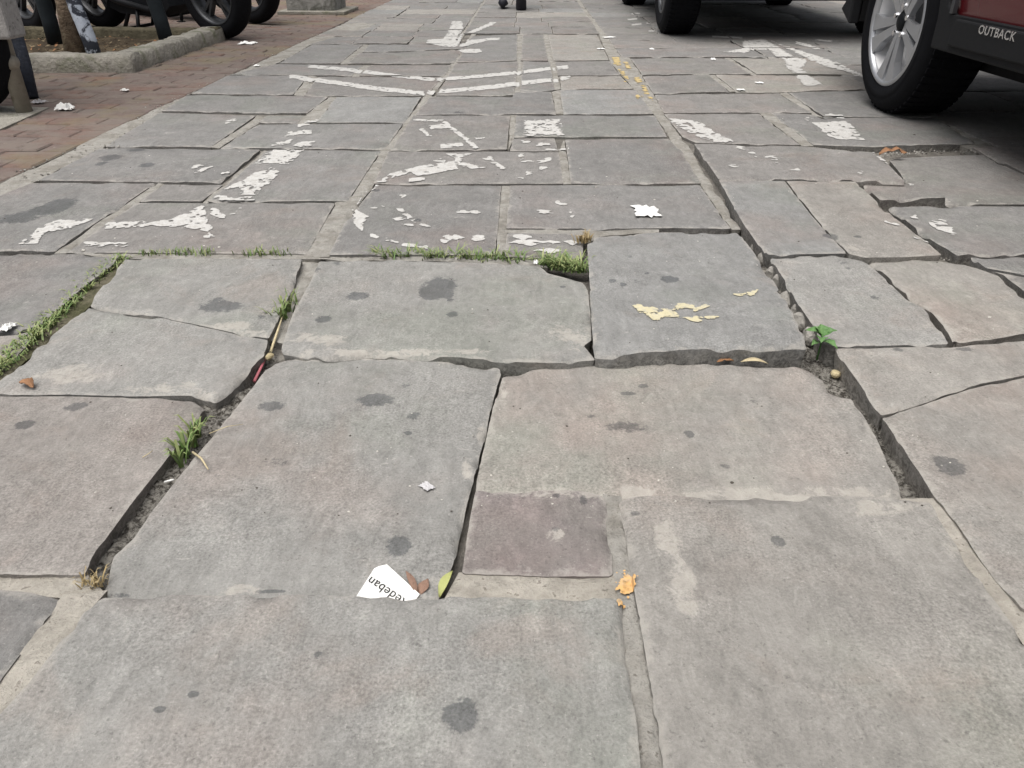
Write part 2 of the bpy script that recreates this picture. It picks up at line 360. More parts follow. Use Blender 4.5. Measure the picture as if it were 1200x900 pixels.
def slab_mesh(name, P, plane, step, estep, jit, seed, thick=.075, rnd=.004, chip=1.0):
    """P: world polygon; plane: z = a + b x + c y.  returns mesh (coordinates local to centroid) and centroid"""
    if area2(P) < 0: P = P[::-1]
    n = len(P); Q = []
    for i in range(n):                       # knock the corners off
        a = P[i - 1]; b = P[i]; c = P[(i + 1) % n]; u = a - b; v = c - b; lu = np.hypot(*u); lv = np.hypot(*v)
        cosang = (u @ v) / (lu * lv)
        if cosang > -.85 and rnd > 0:
            Q.append(b + u / lu * min(rnd, lu * .3)); Q.append(b + (u / lu * min(rnd, lu * .3) + v / lv * min(rnd, lv * .3)) * .35); Q.append(b + v / lv * min(rnd, lv * .3))
        else: Q.append(b)
    O = []
    for i in range(len(Q)):
        a = Q[i]; b = Q[(i + 1) % len(Q)]; k = max(1, int(np.hypot(*(b - a)) / estep))
        O += [a + (b - a) * t / k for t in range(k)]
    O = np.array(O); t = np.roll(O, -1, 0) - np.roll(O, 1, 0); t /= np.maximum(np.hypot(t[:, 0], t[:, 1]), 1e-9)[:, None]; nr = np.stack([-t[:, 1], t[:, 0]], 1)
    j = (fbm(O[:, 0] * 40 + seed, O[:, 1] * 40, seed, 5, .72) - .46) * 1.3 * jit
    j = j + np.clip(fbm(O[:, 0] * 17 + seed * 5, O[:, 1] * 17, seed + 9, 4, .7) - .58, 0, 1) * jit * 7
    j = np.maximum(j, -jit * .5)
    O = O + nr * j[:, None]
    pts = [O, O + nr * .004] if estep < .03 else [O, O + nr * .008]
    x0, y0 = O.min(0); x1, y1 = O.max(0)
    gx, gy = np.meshgrid(np.arange(x0 + step / 2, x1, step), np.arange(y0 + step / 2, y1, step)); G = np.stack([gx.ravel(), gy.ravel()], 1)
    G = G + (np.stack([vn(G[:, 0] * 91, G[:, 1] * 91, 5), vn(G[:, 0] * 91, G[:, 1] * 91, 6)], 1) - .5) * step * .5
    ex = [G]
    if estep < .03:
        for B in (ST_W, WO_W):
            for (x, y, rx, ry) in B:
                if x0 < x < x1 and y0 < y < y1 and min(rx, ry) < step * 3:
                    a, b = np.meshgrid(np.linspace(-1.2, 1.2, 7), np.linspace(-1.2, 1.2, 7)); ex.append(np.stack([x + rx * a.ravel(), y + ry * b.ravel()], 1))
    G = np.concatenate(ex); 
    if len(G):
        D, I = seg_dist(G, O); G = G[I & (D > max(.009, step * .35))]
    D, I = seg_dist(pts[1], O); inner = pts[1][I & (D > .002)]
    A = np.concatenate([O, inner, G]) if len(G) else np.concatenate([O, inner])
    c = P.mean(0)
    res = geometry.delaunay_2d_cdt([Vector(p) for p in (A - c)], [], [list(range(len(O)))], 1, 1e-6)
    V = np.array([(v.x, v.y) for v in res[0]]) + c; fs = [tuple(f) for f in res[2]]
    e, _ = seg_dist(V, O)
    def top(X, e):
        z = plane[0] + plane[1] * X[:, 0] + plane[2] * X[:, 1] + und(X[:, 0], X[:, 1])
        ch = np.clip((fbm(X[:, 0] * 14 + seed * 3, X[:, 1] * 14, seed + 50, 3) - .52) * 6, 0, 1) * chip
        z = z - (.0014 + .004 * ch) * np.clip(1 - e / .005, 0, 1) ** 1.5 - .006 * ch * np.clip(1 - e / .020, 0, 1)
        return z
    zt = top(V, e); zc = plane[0] + plane[1] * c[0] + plane[2] * c[1]
    verts = [(a - c[0], b - c[1], z - zc) for (a, b), z in zip(V, zt)]
    nt = len(verts); zo = top(O, np.zeros(len(O)))
    edge = list(np.clip(e, 0, .2)); side = [0.0] * nt; XY = [V]
    rings = [0, .012, .034, thick]; m = len(O)
    for r, dz in enumerate(rings):
        wob = (fbm(O[:, 0] * 60 + r * 7, O[:, 1] * 60, seed + r, 3) - .5) * (.007 if r else 0)
        q = O + nr * (wob + (.002 * r))[:, None]
        verts += [(a - c[0], b - c[1], z - dz - zc) for (a, b), z in zip(q, zo)]; edge += [.2] * m if r else [0] * m; side += [min(1, .4 + r * .2) if r else .1] * m; XY.append(q)
    for r in range(len(rings) - 1):
        b = nt + r * m
        fs += [(b + i, b + m + i, b + m + (i + 1) % m, b + (i + 1) % m) for i in range(m)]
    me = bpy.data.meshes.new(name); me.from_pydata(verts, [], fs)
    X = np.concatenate(XY); 
    st = blob_field(X, ST_W); wo = blob_field(X, WO_W)
    for nm, d in (('edge', edge), ('side', side), ('stain', st), ('worn', wo)):
        a = me.attributes.new(nm, 'FLOAT', 'POINT'); a.data.foreach_set('value', np.asarray(d, np.float32))
    me.polygons.foreach_set('use_smooth', [True] * len(me.polygons)); me.validate()
    return me, (c[0], c[1], zc), O

TINTS = dict(g=(.268, .264, .250), w=(.276, .264, .244), p=(.212, .190, .184), d=(.205, .201, .194), b=(.240, .240, .233), r=(.258, .240, .223), l=(.295, .288, .27), f=(.216, .208, .198))
NSLAB = 0
def slab_world(P, plane, tint='g', step=.03, estep=.012, jit=.003, name="paving_slab", thick=.075, rnd=.004, mat=None, parent=None, chip=1.0, reg=True):
    global NSLAB
    NSLAB += 1
    me, c, O = slab_mesh(name, np.asarray(P, float), plane, step, estep, jit, NSLAB, thick, rnd, chip)
    o = link(name, me, mat or STONE, parent or PAVE, c)
    t = TINTS[tint] if isinstance(tint, str) else tint; k = random.uniform(.95, 1.05)
    o.color = (t[0] * k, t[1] * k, t[2] * k, 1)
    if reg: SURF.append((O, plane))
    return o
def slab(px, tint='g', z=(0, 0), g=.0, step=None, estep=None, jit=.0016, **k):
    """px: outline in photograph pixels; z: height at the near and far end"""
    ys = [p[1] for p in px]; y0, y1 = min(ys), max(ys)
    W = [at(x, y, z[1] + (z[0] - z[1]) * (y - y0) / (y1 - y0)) for x, y in px]
    A = np.array([[1, v.x, v.y] for v in W]); plane = np.linalg.lstsq(A, np.array([v.z for v in W]), rcond=None)[0]
    P = np.array([(v.x, v.y) for v in W])
    if area2(P) < 0: P = P[::-1]
    if g: P = inset(P, g)
    d = P[:, 1].min()
    if step is None: step = .014 if d < 1.2 else (.03 if d < 2.2 else .07)
    if estep is None: estep = .006 if d < 1.2 else (.009 if d < 2.2 else .025)
    return slab_world(P, plane, tint, step, estep, jit, **k)

bedv, bedf = [], []
gx = np.concatenate([np.arange(-5, -.9, .25), np.arange(-.9, 1.0, .018), np.arange(1.0, 9.01, .25)])
gy = np.concatenate([np.arange(-1.5, .45, .25), np.arange(.45, 2.2, .018), np.arange(2.2, 16.01, .25)])
X_, Y_ = np.meshgrid(gx, gy); Z_ = -.031 + (fbm(X_ * 22, Y_ * 22, 44, 4, .65) - .5) * .026
Z_ = np.where((Y_ > 2.08) & (X_ < .60 + .18 * (Y_ - 2.0)), -.011, Z_)
bedv = list(zip(X_.ravel().tolist(), Y_.ravel().tolist(), Z_.ravel().tolist())); nx = len(gx)
bedf = [(j * nx + i, j * nx + i + 1, (j + 1) * nx + i + 1, (j + 1) * nx + i) for j in range(len(gy) - 1) for i in range(nx - 1)]
pavement_me.from_pydata(bedv, [], bedf)
PAVE = tag(link("pavement", pavement_me, SOIL), "grey stone slab pavement running away between red pavers and parked cars", kind='structure')
gm = MB(); gm.add([(-400, -400, -.12), (400, -400, -.12), (400, 800, -.12), (-400, 800, -.12)], [(0, 1, 2, 3)])
GROUNDM = plain("far_paving", (.2, .195, .19), .9, .2, 2, .02, .2)
tag(gm.build("ground", GROUNDM), kind='structure')

# --- near slabs (traced edge by edge)
slab([(117,697),(140,693),(165,694),(250,696),(330,695),(420,697),(560,698),(716,700),(729,702),(735,767),(740,807),(747,853),(752,900),(765,1010),(-160,1010),(33,800),(97,713)], 'g', (.010, .012), jit=.002)
slab([(725,583),(760,580),(900,581),(1000,582),(1062,583),(1092,587),(1100,607),(1123,640),(1163,697),(1200,745),(1400,1010),(795,1010),(777,900),(772,867),(762,800),(753,747),(749,723),(740,667),(735,633)], 'w', (.010, .011), jit=.0022)
slab([(557,574),(620,573),(660,573),(690,575),(709,581),(717,640),(718,674),(640,674),(541,671),(548,620)], 'p', (.004, .006), jit=.002)
slab([(320,423),(347,419),(377,422),(400,418),(427,416),(467,420),(513,423),(560,428),(585,431),(587,438),(577,470),(567,513),(557,553),(545,597),(537,630),(531,660),(512,706),(330,710),(118,706),(117,690),(133,650),(157,627),(177,597),(200,568),(220,543),(247,513),(263,493),(277,477),(300,447)], 'g', (-.008, .004), jit=.0018)
slab([(590,439),(633,432),(660,425),(710,423),(733,427),(787,426),(833,426),(900,427),(933,428),(950,433),(967,443),(973,457),(987,462),(997,466),(1010,483),(1027,513),(1040,543),(1064,588),(1000,588),(900,588),(725,588),(650,580),(556,580),(562,545),(570,510),(578,475)], 'w', (-.004, .002), jit=.0018)
slab([(-545,463),(80,463),(160,465),(226,466),(240,475),(227,497),(200,530),(160,580),(113,643),(98,672),(-1010,674)], 'r', (.004, .004), jit=.0018)
slab([(-1050,692),(0,688),(74,697),(70,703),(43,738),(0,797),(-140,1000),(-1700,1000)], 'd', (.004, .004))
slab([(103,357),(140,365),(187,371),(240,383),(287,393),(314,398),(310,417),(293,433),(267,458),(250,469),(236,463),(160,463),(80,461),(-20,461),(7,438),(50,400)], 'g', (.004, .002), jit=.0024)
slab([(147,303),(250,302),(354,303),(343,335),(333,357),(315,396),(287,392),(240,382),(187,370),(140,364),(104,355)], 'g', (.002, .002), jit=.002)
slab([(-185,297),(0,296),(140,298),(133,309),(97,337),(50,377),(18,386),(-30,391),(-390,391)], 'd', (.002, .002))
slab([(-398,395),(-30,395),(18,391),(42,386),(30,405),(-10,440),(-100,459),(-540,459)], 'l', (.001, .001))
slab([(375,303),(438,303),(600,308),(633,312),(643,320),(683,331),(689,340),(693,373),(693,398),(684,404),(698,421),(653,425),(600,423),(533,418),(497,417),(433,413),(390,418),(360,415),(329,409),(343,367),(363,330)], 'g', (.016, .004), jit=.0018)
slab([(688,285),(700,277),(773,272),(863,271),(870,277),(887,300),(907,330),(927,363),(947,403),(933,403),(887,407),(833,408),(767,412),(727,415),(698,413),(695,400),(691,330)], 'b', (.031, .014), jit=.003, thick=.09)
# --- right hand side, raised along the open joint
slab([(813,168),(943,171),(1025,178),(1040,190),(1062,212),(1003,210),(842,209)], 'f', (.022, .022), g=.001)
slab([(842,210),(920,211),(955,255),(993,297),(900,298),(888,286),(872,263)], 'b', (.018, .02), g=.001)
slab([(921,211),(1003,212),(1030,237),(1053,257),(1087,283),(1105,298),(1060,301),(1013,302),(994,297),(956,255)], 'w', (.018, .02), g=.001)
slab([(902,300),(993,299),(1013,304),(1043,331),(1063,350),(1083,360),(1100,380),(1113,402),(973,406),(967,403),(933,353)], 'g', (.014, .018), g=.001)
slab([(1016,304),(1060,303),(1107,303),(1133,308),(1170,322),(1200,345),(1265,386),(1200,390),(1160,397),(1118,400),(1105,380),(1087,360),(1068,349),(1047,330)], 'w', (.01, .008), g=.001, jit=.0024)
slab([(1136,299),(1200,299),(1410,300),(1490,338),(1200,321),(1155,313)], 'd', (.004, .004), g=.002)
slab([(1158,315),(1200,323),(1500,343),(1590,386),(1272,387),(1203,343),(1174,321)], 'f', (.002, .002), g=.002)
slab([(1040,241),(1107,241),(1200,241),(1284,242),(1405,298),(1200,297),(1137,297),(1122,299),(1090,280)], 'd', (.004, .006), g=.002)
slab([(1042,187),(1053,184),(1100,182),(1153,181),(1170,190),(1200,203),(1270,238),(1200,239),(1108,239),(1107,231),(1032,234),(1006,213),(1064,213)], 'f', (.006, .006), g=.0015, jit=.0024)
slab([(978,408),(1113,404),(1200,398),(1610,394),(1690,428),(1200,438),(1140,450),(1080,470),(1033,486),(1001,440)], 'w', (.010, .012), jit=.001, chip=.4)
slab([(1034,488),(1080,473),(1140,453),(1200,441),(1698,432),(2265,700),(1200,714),(1163,670),(1133,630),(1120,610),(1097,582),(1080,557),(1055,520)], 'w', (.010, .010), jit=.001, chip=.4)
# --- lettering rows of the middle lane
G1 = .0006
for px, t in [
 ([(440,217),(588,217),(581,298),(385,298),(403,262)], 'd'), ([(597,217),(820,216),(857,267),(593,267)], 'd'), ([(594,272),(680,273),(684,283),(683,303),(590,300)], 'f'),
 ([(455,177),(655,178),(661,215),(437,215)], 'f'), ([(662,163),(783,162),(800,177),(822,214),(669,215)], 'd'),
 ([(484,135),(598,135),(594,175),(457,176)], 'f'), ([(605,135),(768,135),(782,160),(602,160)], 'd'), ([(601,162),(650,162),(655,177),(597,177)], 'f'),
 ([(504,113),(600,113),(604,107),(646,107),(652,133),(486,134)], 'd'), ([(656,105),(745,105),(766,133),(660,133)], 'b'),
 ([(533,74),(608,72),(603,111),(510,112)], 'f'), ([(612,72),(645,72),(651,105),(608,110)], 'd'), ([(650,72),(715,71),(727,88),(653,88)], 'f'), ([(655,89),(728,89),(743,104),(657,104)], 'w'),
 ([(553,42),(607,40),(606,71),(534,73)], 'd'), ([(612,40),(637,40),(643,71),(610,71)], 'f'), ([(642,40),(700,40),(714,70),(648,71)], 'w'),
 # left lane
 ([(-30,240),(35,214),(183,214),(64,293),(-140,294)], 'd'), ([(192,216),(262,216),(236,235),(163,235)], 'f'), ([(160,237),(393,237),(360,297),(77,295)], 'f'),
 ([(44,211),(117,173),(305,175),(258,213),(186,213)], 'd'), ([(312,176),(447,176),(408,235),(242,235),(268,214)], 'd'),
 ([(122,171),(186,132),(300,135),(247,172)], 'd'), ([(312,135),(357,135),(348,144),(303,143)], 'f'), ([(303,145),(472,145),(452,174),(257,173)], 'd'),
 ([(189,130),(220,111),(385,113),(360,132)], 'd'), ([(394,113),(494,113),(474,143),(370,143)], 'b'),
 ([(223,110),(266,88),(362,88),(344,111)], 'd'), ([(372,89),(520,90),(500,112),(355,112)], 'f'),
 ([(268,87),(322,75),(426,76),(412,88)], 'd'), ([(434,76),(530,76),(521,89),(420,88)], 'f'),
 ([(325,74),(366,52),(426,52),(398,74)], 'd'), ([(406,74),(421,62),(543,58),(532,74)], 'f'), ([(424,61),(432,52),(549,51),(545,57)], 'd'),
 # right lane, up to the car
 ([(778,133),(890,133),(938,169),(815,167),(800,160)], 'f'), ([(903,132),(955,134),(964,138),(1050,137),(1097,138),(1143,167),(1010,171),(953,169)], 'd'),
 ([(767,111),(913,109),(952,132),(893,131),(778,132)], 'f'), ([(923,108),(1035,105),(1060,112),(1100,137),(966,136)], 'd'),
 ([(752,89),(832,87),(856,107),(765,110)], 'f'), ([(838,87),(1015,89),(1040,103),(920,107),(862,107)], 'w'),
 ([(738,68),(850,68),(862,74),(880,86),(752,87)], 'f'), ([(855,68),(960,68),(1010,87),(886,86),(868,74)], 'w'),
]:
    slab(px, t, (0, random.uniform(-.001, .002)), g=G1 if min(p[1] for p in px) > 100 else .003, jit=.0013, chip=.5)

# --- the far rows and the bay under the cars, laid on the street's own axes
VP = at(621, -70); S = Vector((21 * 1.0, 900 / cP)).normalized(); RT = Vector((S.y, -S.x))
def sline(x100, d):      # the point at distance d on the joint line that passes x100 at row 100
    p = at(x100, 100); k = (d - p.y) / S.y; return (p.x + S.x * k, d)
def yd(py): return at(600, py).y
def band(lines, d0, d1, dmin=.36, dmax=.52, tints='dfbfdw', g=.0035, z=0.0, seed=1):
    rr = random.Random(seed); d = d0
    while d < d1:
        e = d + rr.uniform(dmin, dmax)
        ls = [l for i, l in enumerate(lines) if i in (0, len(lines) - 1) or rr.random() < .8]
        ls = [l if i in (0, len(ls) - 1) else l + rr.uniform(-14, 14) for i, l in enumerate(ls)]
        for a, b in zip(ls[:-1], ls[1:]):
            P = np.array([sline(a, d), sline(b, d), sline(b, e), sline(a, e)])
            P = inset(P, g)
            slab_world(P, (z + rr.uniform(-.002, .003), 0, 0), rr.choice(tints), .12, .04, .002, reg=d > 0)
        d = e
band([252, 330, 420, 500], yd(51) + .0, 13.5, seed=3)
band([503, 590, 655, 745], yd(39.5), 13.5, seed=5)
band([752, 862, 960, 1075, 1180, 1290, 1400, 1600, 1800], yd(67), 13.5, seed=8)
band([1014, 1120, 1230, 1350, 1500, 1650], yd(197), yd(68), seed=11, z=-.002)
band([990, 1090, 1190, 1290, 1420, 1560, 1700], -.9, yd(200), .45, .6, seed=13)
slab([(1206,722),(2268,706),(2900,1005),(1425,1005)], 'w', (.006, .006), step=.04, estep=.02)

# --- mortar in the joints (light, a little below the stone)
def mortar(px, z=-.005, name="mortar_joint", mat=MORTAR, jit=.0015, step=.03, chip=.6, tuck=.005):
    W = [at(x, y, z) for x, y in px]; P = np.array([(v.x, v.y) for v in W]); d = P[:, 1].min()
    if area2(P) < 0: P = P[::-1]
    P = inset(P, -tuck)
    o = slab_world(P, (z, 0, 0), 'g', step if d < 2 else .08, .01 if d < 1.3 else .03, jit, name, .04, 0, mat, chip=chip)
    return o
mortar([(76,698),(116,694),(100,712),(35,800),(-160,1010),(-150,1000),(0,797),(43,738)], .002, mat=MORTAR_L)
mortar([(-1010,676),(98,674),(112,690),(80,696),(0,687),(-1050,691)], -.002, mat=MORTAR_L)
mortar([(527,698),(541,673),(640,676),(718,676),(722,700),(600,699)], .001, mat=MORTAR_L)
mortar([(711,581),(724,583),(736,633),(741,667),(750,723),(754,747),(763,800),(773,867),(778,900),(796,1010),(764,1010),(751,900),(746,853),(739,807),(734,767),(728,700),(719,676),(718,640)], .003)
mortar([(1062,586),(1097,583),(1121,611),(1134,631),(1164,671),(1201,716),(1420,1000),(1395,1010),(1199,745),(1162,698),(1122,641),(1099,607)], .004, mat=MORTAR_L)
mortar([(590,218),(596,218),(592,268),(590,299),(583,299)], -.001); mortar([(656,178),(661,163),(668,215),(662,215)], -.001)
mortar([(599,135),(605,135),(601,161),(596,176)], -.001); mortar([(648,107),(655,105),(660,133),(653,133)], -.002)
mortar([(360,299),(394,236),(409,236),(446,177),(454,177),(436,216),(402,262),(384,299)], -.002)
mortar([(446,177),(482,135),(497,113),(530,74),(552,42),(562,26),(566,26),(556,42),(536,74),(504,113),(486,135),(455,177)], -.003)
mortar([(66,294),(186,214),(192,215),(160,237),(77,295)], -.002); mortar([(238,236),(264,215),(310,176),(313,177),(268,215),(242,236)], -.002)
mortar([(249,172),(302,135),(311,136),(256,173)], -.002); mortar([(347,144),(362,132),(387,113),(393,113),(370,143),(356,144)], -.002)
mortar([(355,304),(375,304),(362,330),(342,368),(331,400),(318,397),(334,357),(344,335)], -.012, jit=.004)
mortar([(788,166),(799,163),(806,170),(833,213),(862,256),(868,268),(858,268),(821,215)], -.004, jit=.004, tuck=.001)
mortar([(594,269),(770,269),(770,271),(700,275),(688,281),(594,271)], -.002); mortar([(77,295),(360,298),(375,302),(148,302)], -.004)
mortar([(384,299),(584,299),(640,305),(640,312),(600,307),(438,302),(374,302)], -.006)
mortar([(892,132),(903,132),(952,170),(941,170)], -.002); mortar([(914,109),(921,108),(963,136),(955,134)], -.002)
mortar([(1046,139),(1152,180),(1172,190),(1290,240),(1300,236),(1120,140),(1098,138),(1145,168)], -.008, jit=.006)
mortar([(715,70),(726,84),(745,105),(768,134),(790,166),(800,164),(778,133),(752,88),(737,67),(700,22),(695,22)], -.003, jit=.004)
mortar([(1000,441),(1002,441),(1038,489),(1036,489)], -.03); mortar([(318,398),(331,400),(329,408),(345,420),(319,424),(311,418)], -.03)
def grit_mat():
    t = NT("gritty_joint_fill"); n = t.noise(120, 9, .75, .5)
    c = t.mix(t.step(n, .40, .60), (.045, .04, .034), (.30, .285, .255)); c = t.mul(c, t.lin(t.noise(20, 5), .3, .7, .75, 1.2))
    return t.out(c, .96, t.bump(n, .006, 1), .15)
GRIT = grit_mat()
def grit(px, z, amp=.010, cell=.004, name="joint_fill"):
    W = [at(x, y, -.004) for x, y in px]; P = inset(np.array([(v.x, v.y) for v in W]) if area2(np.array([(v.x, v.y) for v in W])) > 0 else np.array([(v.x, v.y) for v in W])[::-1], -.012)
    x0, y0 = P.min(0); x1, y1 = P.max(0); X, Y = np.meshgrid(np.arange(x0, x1, cell), np.arange(y0, y1, cell)); G = np.stack([X.ravel(), Y.ravel()], 1)
    D, I = seg_dist(G, P); Z = z + (fbm(G[:, 0] * 60, G[:, 1] * 60, 8, 4, .7) - .5) * amp * 2 + (fbm(G[:, 0] * 14, G[:, 1] * 14, 5, 2) - .5) * amp
    nx_ = X.shape[1]; ok = I.reshape(X.shape); Fc = [(j * nx_ + i, j * nx_ + i + 1, (j + 1) * nx_ + i + 1, (j + 1) * nx_ + i) for j in range(X.shape[0] - 1) for i in range(nx_ - 1) if ok[j, i] and ok[j + 1, i + 1] and ok[j, i + 1] and ok[j + 1, i]]
    used = sorted({k for f in Fc for k in f}); mp = {k: n for n, k in enumerate(used)}
    me = bpy.data.meshes.new(name); me.from_pydata([(G[k, 0], G[k, 1], Z[k]) for k in used], [], [tuple(mp[k] for k in f) for f in Fc]); return link(name, me, GRIT, PAVE, None, True)
grit([(242,474),(262,486),(220,543),(177,597),(133,650),(118,688),(98,690),(113,643),(160,580),(200,530),(227,497)], -.017)
grit([(313,402),(322,420),(300,447),(262,492),(243,474),(268,458),(293,433)], -.020)
grit([(950,405),(978,408),(1001,440),(1033,487),(1055,520),(1080,557),(1094,584),(1064,586),(1040,543),(1010,483),(987,462),(967,443),(940,430)], -.026)
grit([(868,268),(890,290),(903,303),(933,353),(967,404),(947,404),(927,363),(907,330),(887,300),(866,272)], -.024)
GRASSOIL = soil_mat("mossy_joint_soil", (.10, .10, .055), (.17, .155, .11))
mortar([(136,299),(149,302),(106,356),(52,399),(9,437),(-20,463),(-80,463),(28,406),(40,386),(96,337),(132,309)], -.008, mat=GRASSOIL, step=.012)
for q in ([(606,40),(612,40),(610,71),(606,72)], [(637,40),(642,40),(648,71),(643,71)], [(608,72),(612,72),(608,110),(603,111)], [(645,72),(650,72),(656,104),(651,105)], [(426,52),(432,52),(424,61),(406,74),(398,74)], [(426,76),(434,76),(420,88),(412,88)], [(362,88),(372,89),(355,112),(344,111)],
          [(832,87),(838,87),(862,107),(856,107)], [(850,68),(855,68),(886,87),(880,86)], [(1035,104),(1060,112),(1104,139),(1096,138)], [(385,113),(394,113),(370,143),(360,133)]):
    mortar(q, -.004)
for l0, l1 in ((497, 506), (742, 755)):
    P = [sline(l0, 4.9), sline(l1, 4.9), sline(l1, 13.4), sline(l0, 13.4)]; slab_world(P, (-.0045, 0, 0), 'g', .1, .04, .002, "mortar_joint", .04, 0, MORTAR, chip=1.2)
mortar([(-200,296),(-240,296),(-660,460),(-1230,690),(-1900,1000),(-1700,1000),(-1050,692),(-548,460),(-392,391)], -.001, name='gravel_strip', jit=.004, step=.06)
# rough gravelly strip between the red pavers and the slabs
mortar([(-40,238),(0,215),(60,187),(130,152),(215,113),(300,75),(352,50),(400,29),(440,10),(475,10),(432,32),(366,51),(322,75),(266,88),(221,110),(187,131),(119,172),(40,212),(-30,241),(-200,300),(-240,300)], -.001, name="gravel_strip", jit=.006, step=.05)

def surf_z(P):
    """height of the paving under points and distance to the edge of its slab (-1 over a joint)"""
    z = np.full(len(P), np.nan); e = np.full(len(P), -1.0)
    for O, pl in SURF:
        x0, y0 = O.min(0); x1, y1 = O.max(0)
        k = np.where((P[:, 0] > x0) & (P[:, 0] < x1) & (P[:, 1] > y0) & (P[:, 1] < y1))[0]
        if not len(k): continue
        D, I = seg_dist(P[k], O); q = k[I]; D = D[I]
        zz = pl[0] + pl[1] * P[q, 0] + pl[2] * P[q, 1] + und(P[q, 0], P[q, 1])
        up = np.isnan(z[q]) | (zz > z[q]); z[q[up]] = zz[up]; e[q[up]] = D[up]
    return z, e

# ------------------------------------------------------------------ worn paint: chipped flakes as real outlines
def hs_(pts, w):         # a brush stroke: polyline thickened in the picture's vertical sense
    return [(x, y - w / 2) for x, y in pts] + [(x, y + w / 2) for x, y in reversed(pts)]
def vs_(pts, w): return [(x - w / 2, y) for x, y in pts] + [(x + w / 2, y) for x, y in reversed(pts)]
def paint(name, polys, mat, label=None, cell=.006, amp=.03, bias=0.0, freq=58, seed=0, lift=.0018, aniso=1.0, ero=5.0, emin=.0015, dz=.004):
    V = []; Fc = []
    for poly in polys:
        W = np.array([tuple(at(x, y, .003))[:2] for x, y in poly]); x0, y0 = W.min(0) - .02; x1, y1 = W.max(0) + .02
        nx = int((x1 - x0) / cell) + 2; ny = int((y1 - y0) / cell) + 2
        X, Y = np.meshgrid(x0 + cell * np.arange(nx), y0 + cell * np.arange(ny)); P = np.stack([X.ravel(), Y.ravel()], 1)
        D, I = seg_dist(P, W); f = np.where(I, D, -D); f = np.minimum(f, amp * .6)
        nz = fbm(P[:, 0] * freq + seed, P[:, 1] * freq * aniso, seed + 71, 5, .72) - .5
        f = f + amp * ero * np.minimum(nz - .015 + bias * 2, .035)
        z, e = surf_z(P); f[(e < emin) | np.isnan(z)] = -.01
        z = z + lift
        f = f.reshape(ny, nx); zz = z.reshape(ny, nx)
        for j in range(ny - 1):
            for i in range(nx - 1):
                q = ((i, j), (i + 1, j), (i + 1, j + 1), (i, j + 1)); fv = [f[b, a] for a, b in q]
                if max(fv) <= 0: continue
                pts = []; bad = False
                for k in range(4):
                    (a, b), (c, d) = q[k], q[(k + 1) % 4]; f0, f1 = fv[k], fv[(k + 1) % 4]
                    if f0 > 0: pts.append((X[b, a], Y[b, a], zz[b, a]))
                    if (f0 > 0) != (f1 > 0):
                        t = f0 / (f0 - f1); z0, z1 = zz[b, a], zz[d, c]
                        z_ = z0 if np.isnan(z1) else (z1 if np.isnan(z0) else z0 + (z1 - z0) * t)
                        pts.append((X[b, a] + (X[d, c] - X[b, a]) * t, Y[b, a] + (Y[d, c] - Y[b, a]) * t, z_))
                if len(pts) < 3: continue
                zs = [p[2] for p in pts]
                if any(math.isnan(k) for k in zs) or max(zs) - min(zs) > dz: continue
                b0 = len(V); V += pts; Fc.append(tuple(range(b0, b0 + len(pts))))
    me = bpy.data.meshes.new(name); me.from_pydata(V, [], Fc)
    o = link(name, me, mat, PAVE)
    if label: o['label'] = label
    return o
fl = lambda x, y, rx, ry: [(x + rx * 1.15 * math.cos(a) * random.uniform(.4, 1.3), y + ry * 1.15 * math.sin(a) * random.uniform(.4, 1.3)) for a in [k * math.pi / 5 + random.uniform(-.2, .2) for k in range(10)]]
paint("painted_chevron", [hs_([(361,77),(417,82),(470,89),(509,93)], 4), hs_([(512,93),(560,89),(600,85),(635,81),(666,78)], 4), hs_([(339,89),(400,97),(440,103),(497,109)], 5), hs_([(501,108),(560,103),(600,98),(668,91)], 5)], WHITE_PAINT, "two nested white painted chevron lines across the pavement", .012, .02, .012, seed=2)
paint("painted_arrow", [[(530,25),(541.6,25),(543,36),(540,49),(535,55),(523,55),(513,53),(500,50),(501,46),(520,45),(524,39)], [(546,39),(560,33),(575,25),(582,25),(577,29),(560,37),(548,41)], [(545,42),(550,46),(560,46),(575,44),(586,44),(586,46.5),(570,47.5),(558,51),(545,54),(538,55)], [(536,58),(550,57),(562,57),(565,60),(558,62),(545,62)]], WHITE_PAINT, "white painted arrow with spread wings in the middle lane", .014, .02, .014, seed=5)
paint("painted_arrow", [[(871,48),(895,46),(912,55),(930,66),(946,70),(940,80),(948,88),(964,99),(943,100),(933,88),(922,78),(919,69),(910,66),(902,58),(887,58),(872,62),(848,61),(870,57)]], WHITE_PAINT, "white painted arrow on the slabs in front of the dark car", .011, .03, .012, seed=9)
paint("painted_line", [[(898,46),(915,52),(947,62),(982,73),(1015,88),(1016,92),(990,83),(970,78),(947,69),(923,57),(907,49)], hs_([(933,50),(945,53),(960,57)], 3), hs_([(955,46),(975,48)], 2)], WHITE_PAINT, "chipped white line slanting towards the front wheel of the red car", .011, .03, .004, seed=11)
paint("painted_letter", [[(952,143),(993,141),(1013,163),(987,163),(970,158)], hs_([(965,135.5),(978,135),(991,136)], 4.5), fl(950,138,4,1.6), fl(946,139,3,1.5)], WHITE_PAINT, "square white paint patch beside the wheel of the red car", .008, .03, .012, seed=13)
paint("painted_letter", [[(783,139),(800,139),(820,143),(837,154),(860,165),(843,168),(820,160),(800,151)], hs_([(858,177),(872,182),(885,190)], 3), hs_([(893,190),(906,193),(910,197)], 4), fl(860,201,5,2), fl(932,208,5,2), fl(945,207,4,1.5), fl(1005,209,4,3)], WHITE_PAINT, "broken white paint stroke at the edge of the raised slabs", .008, .03, .0, seed=17)
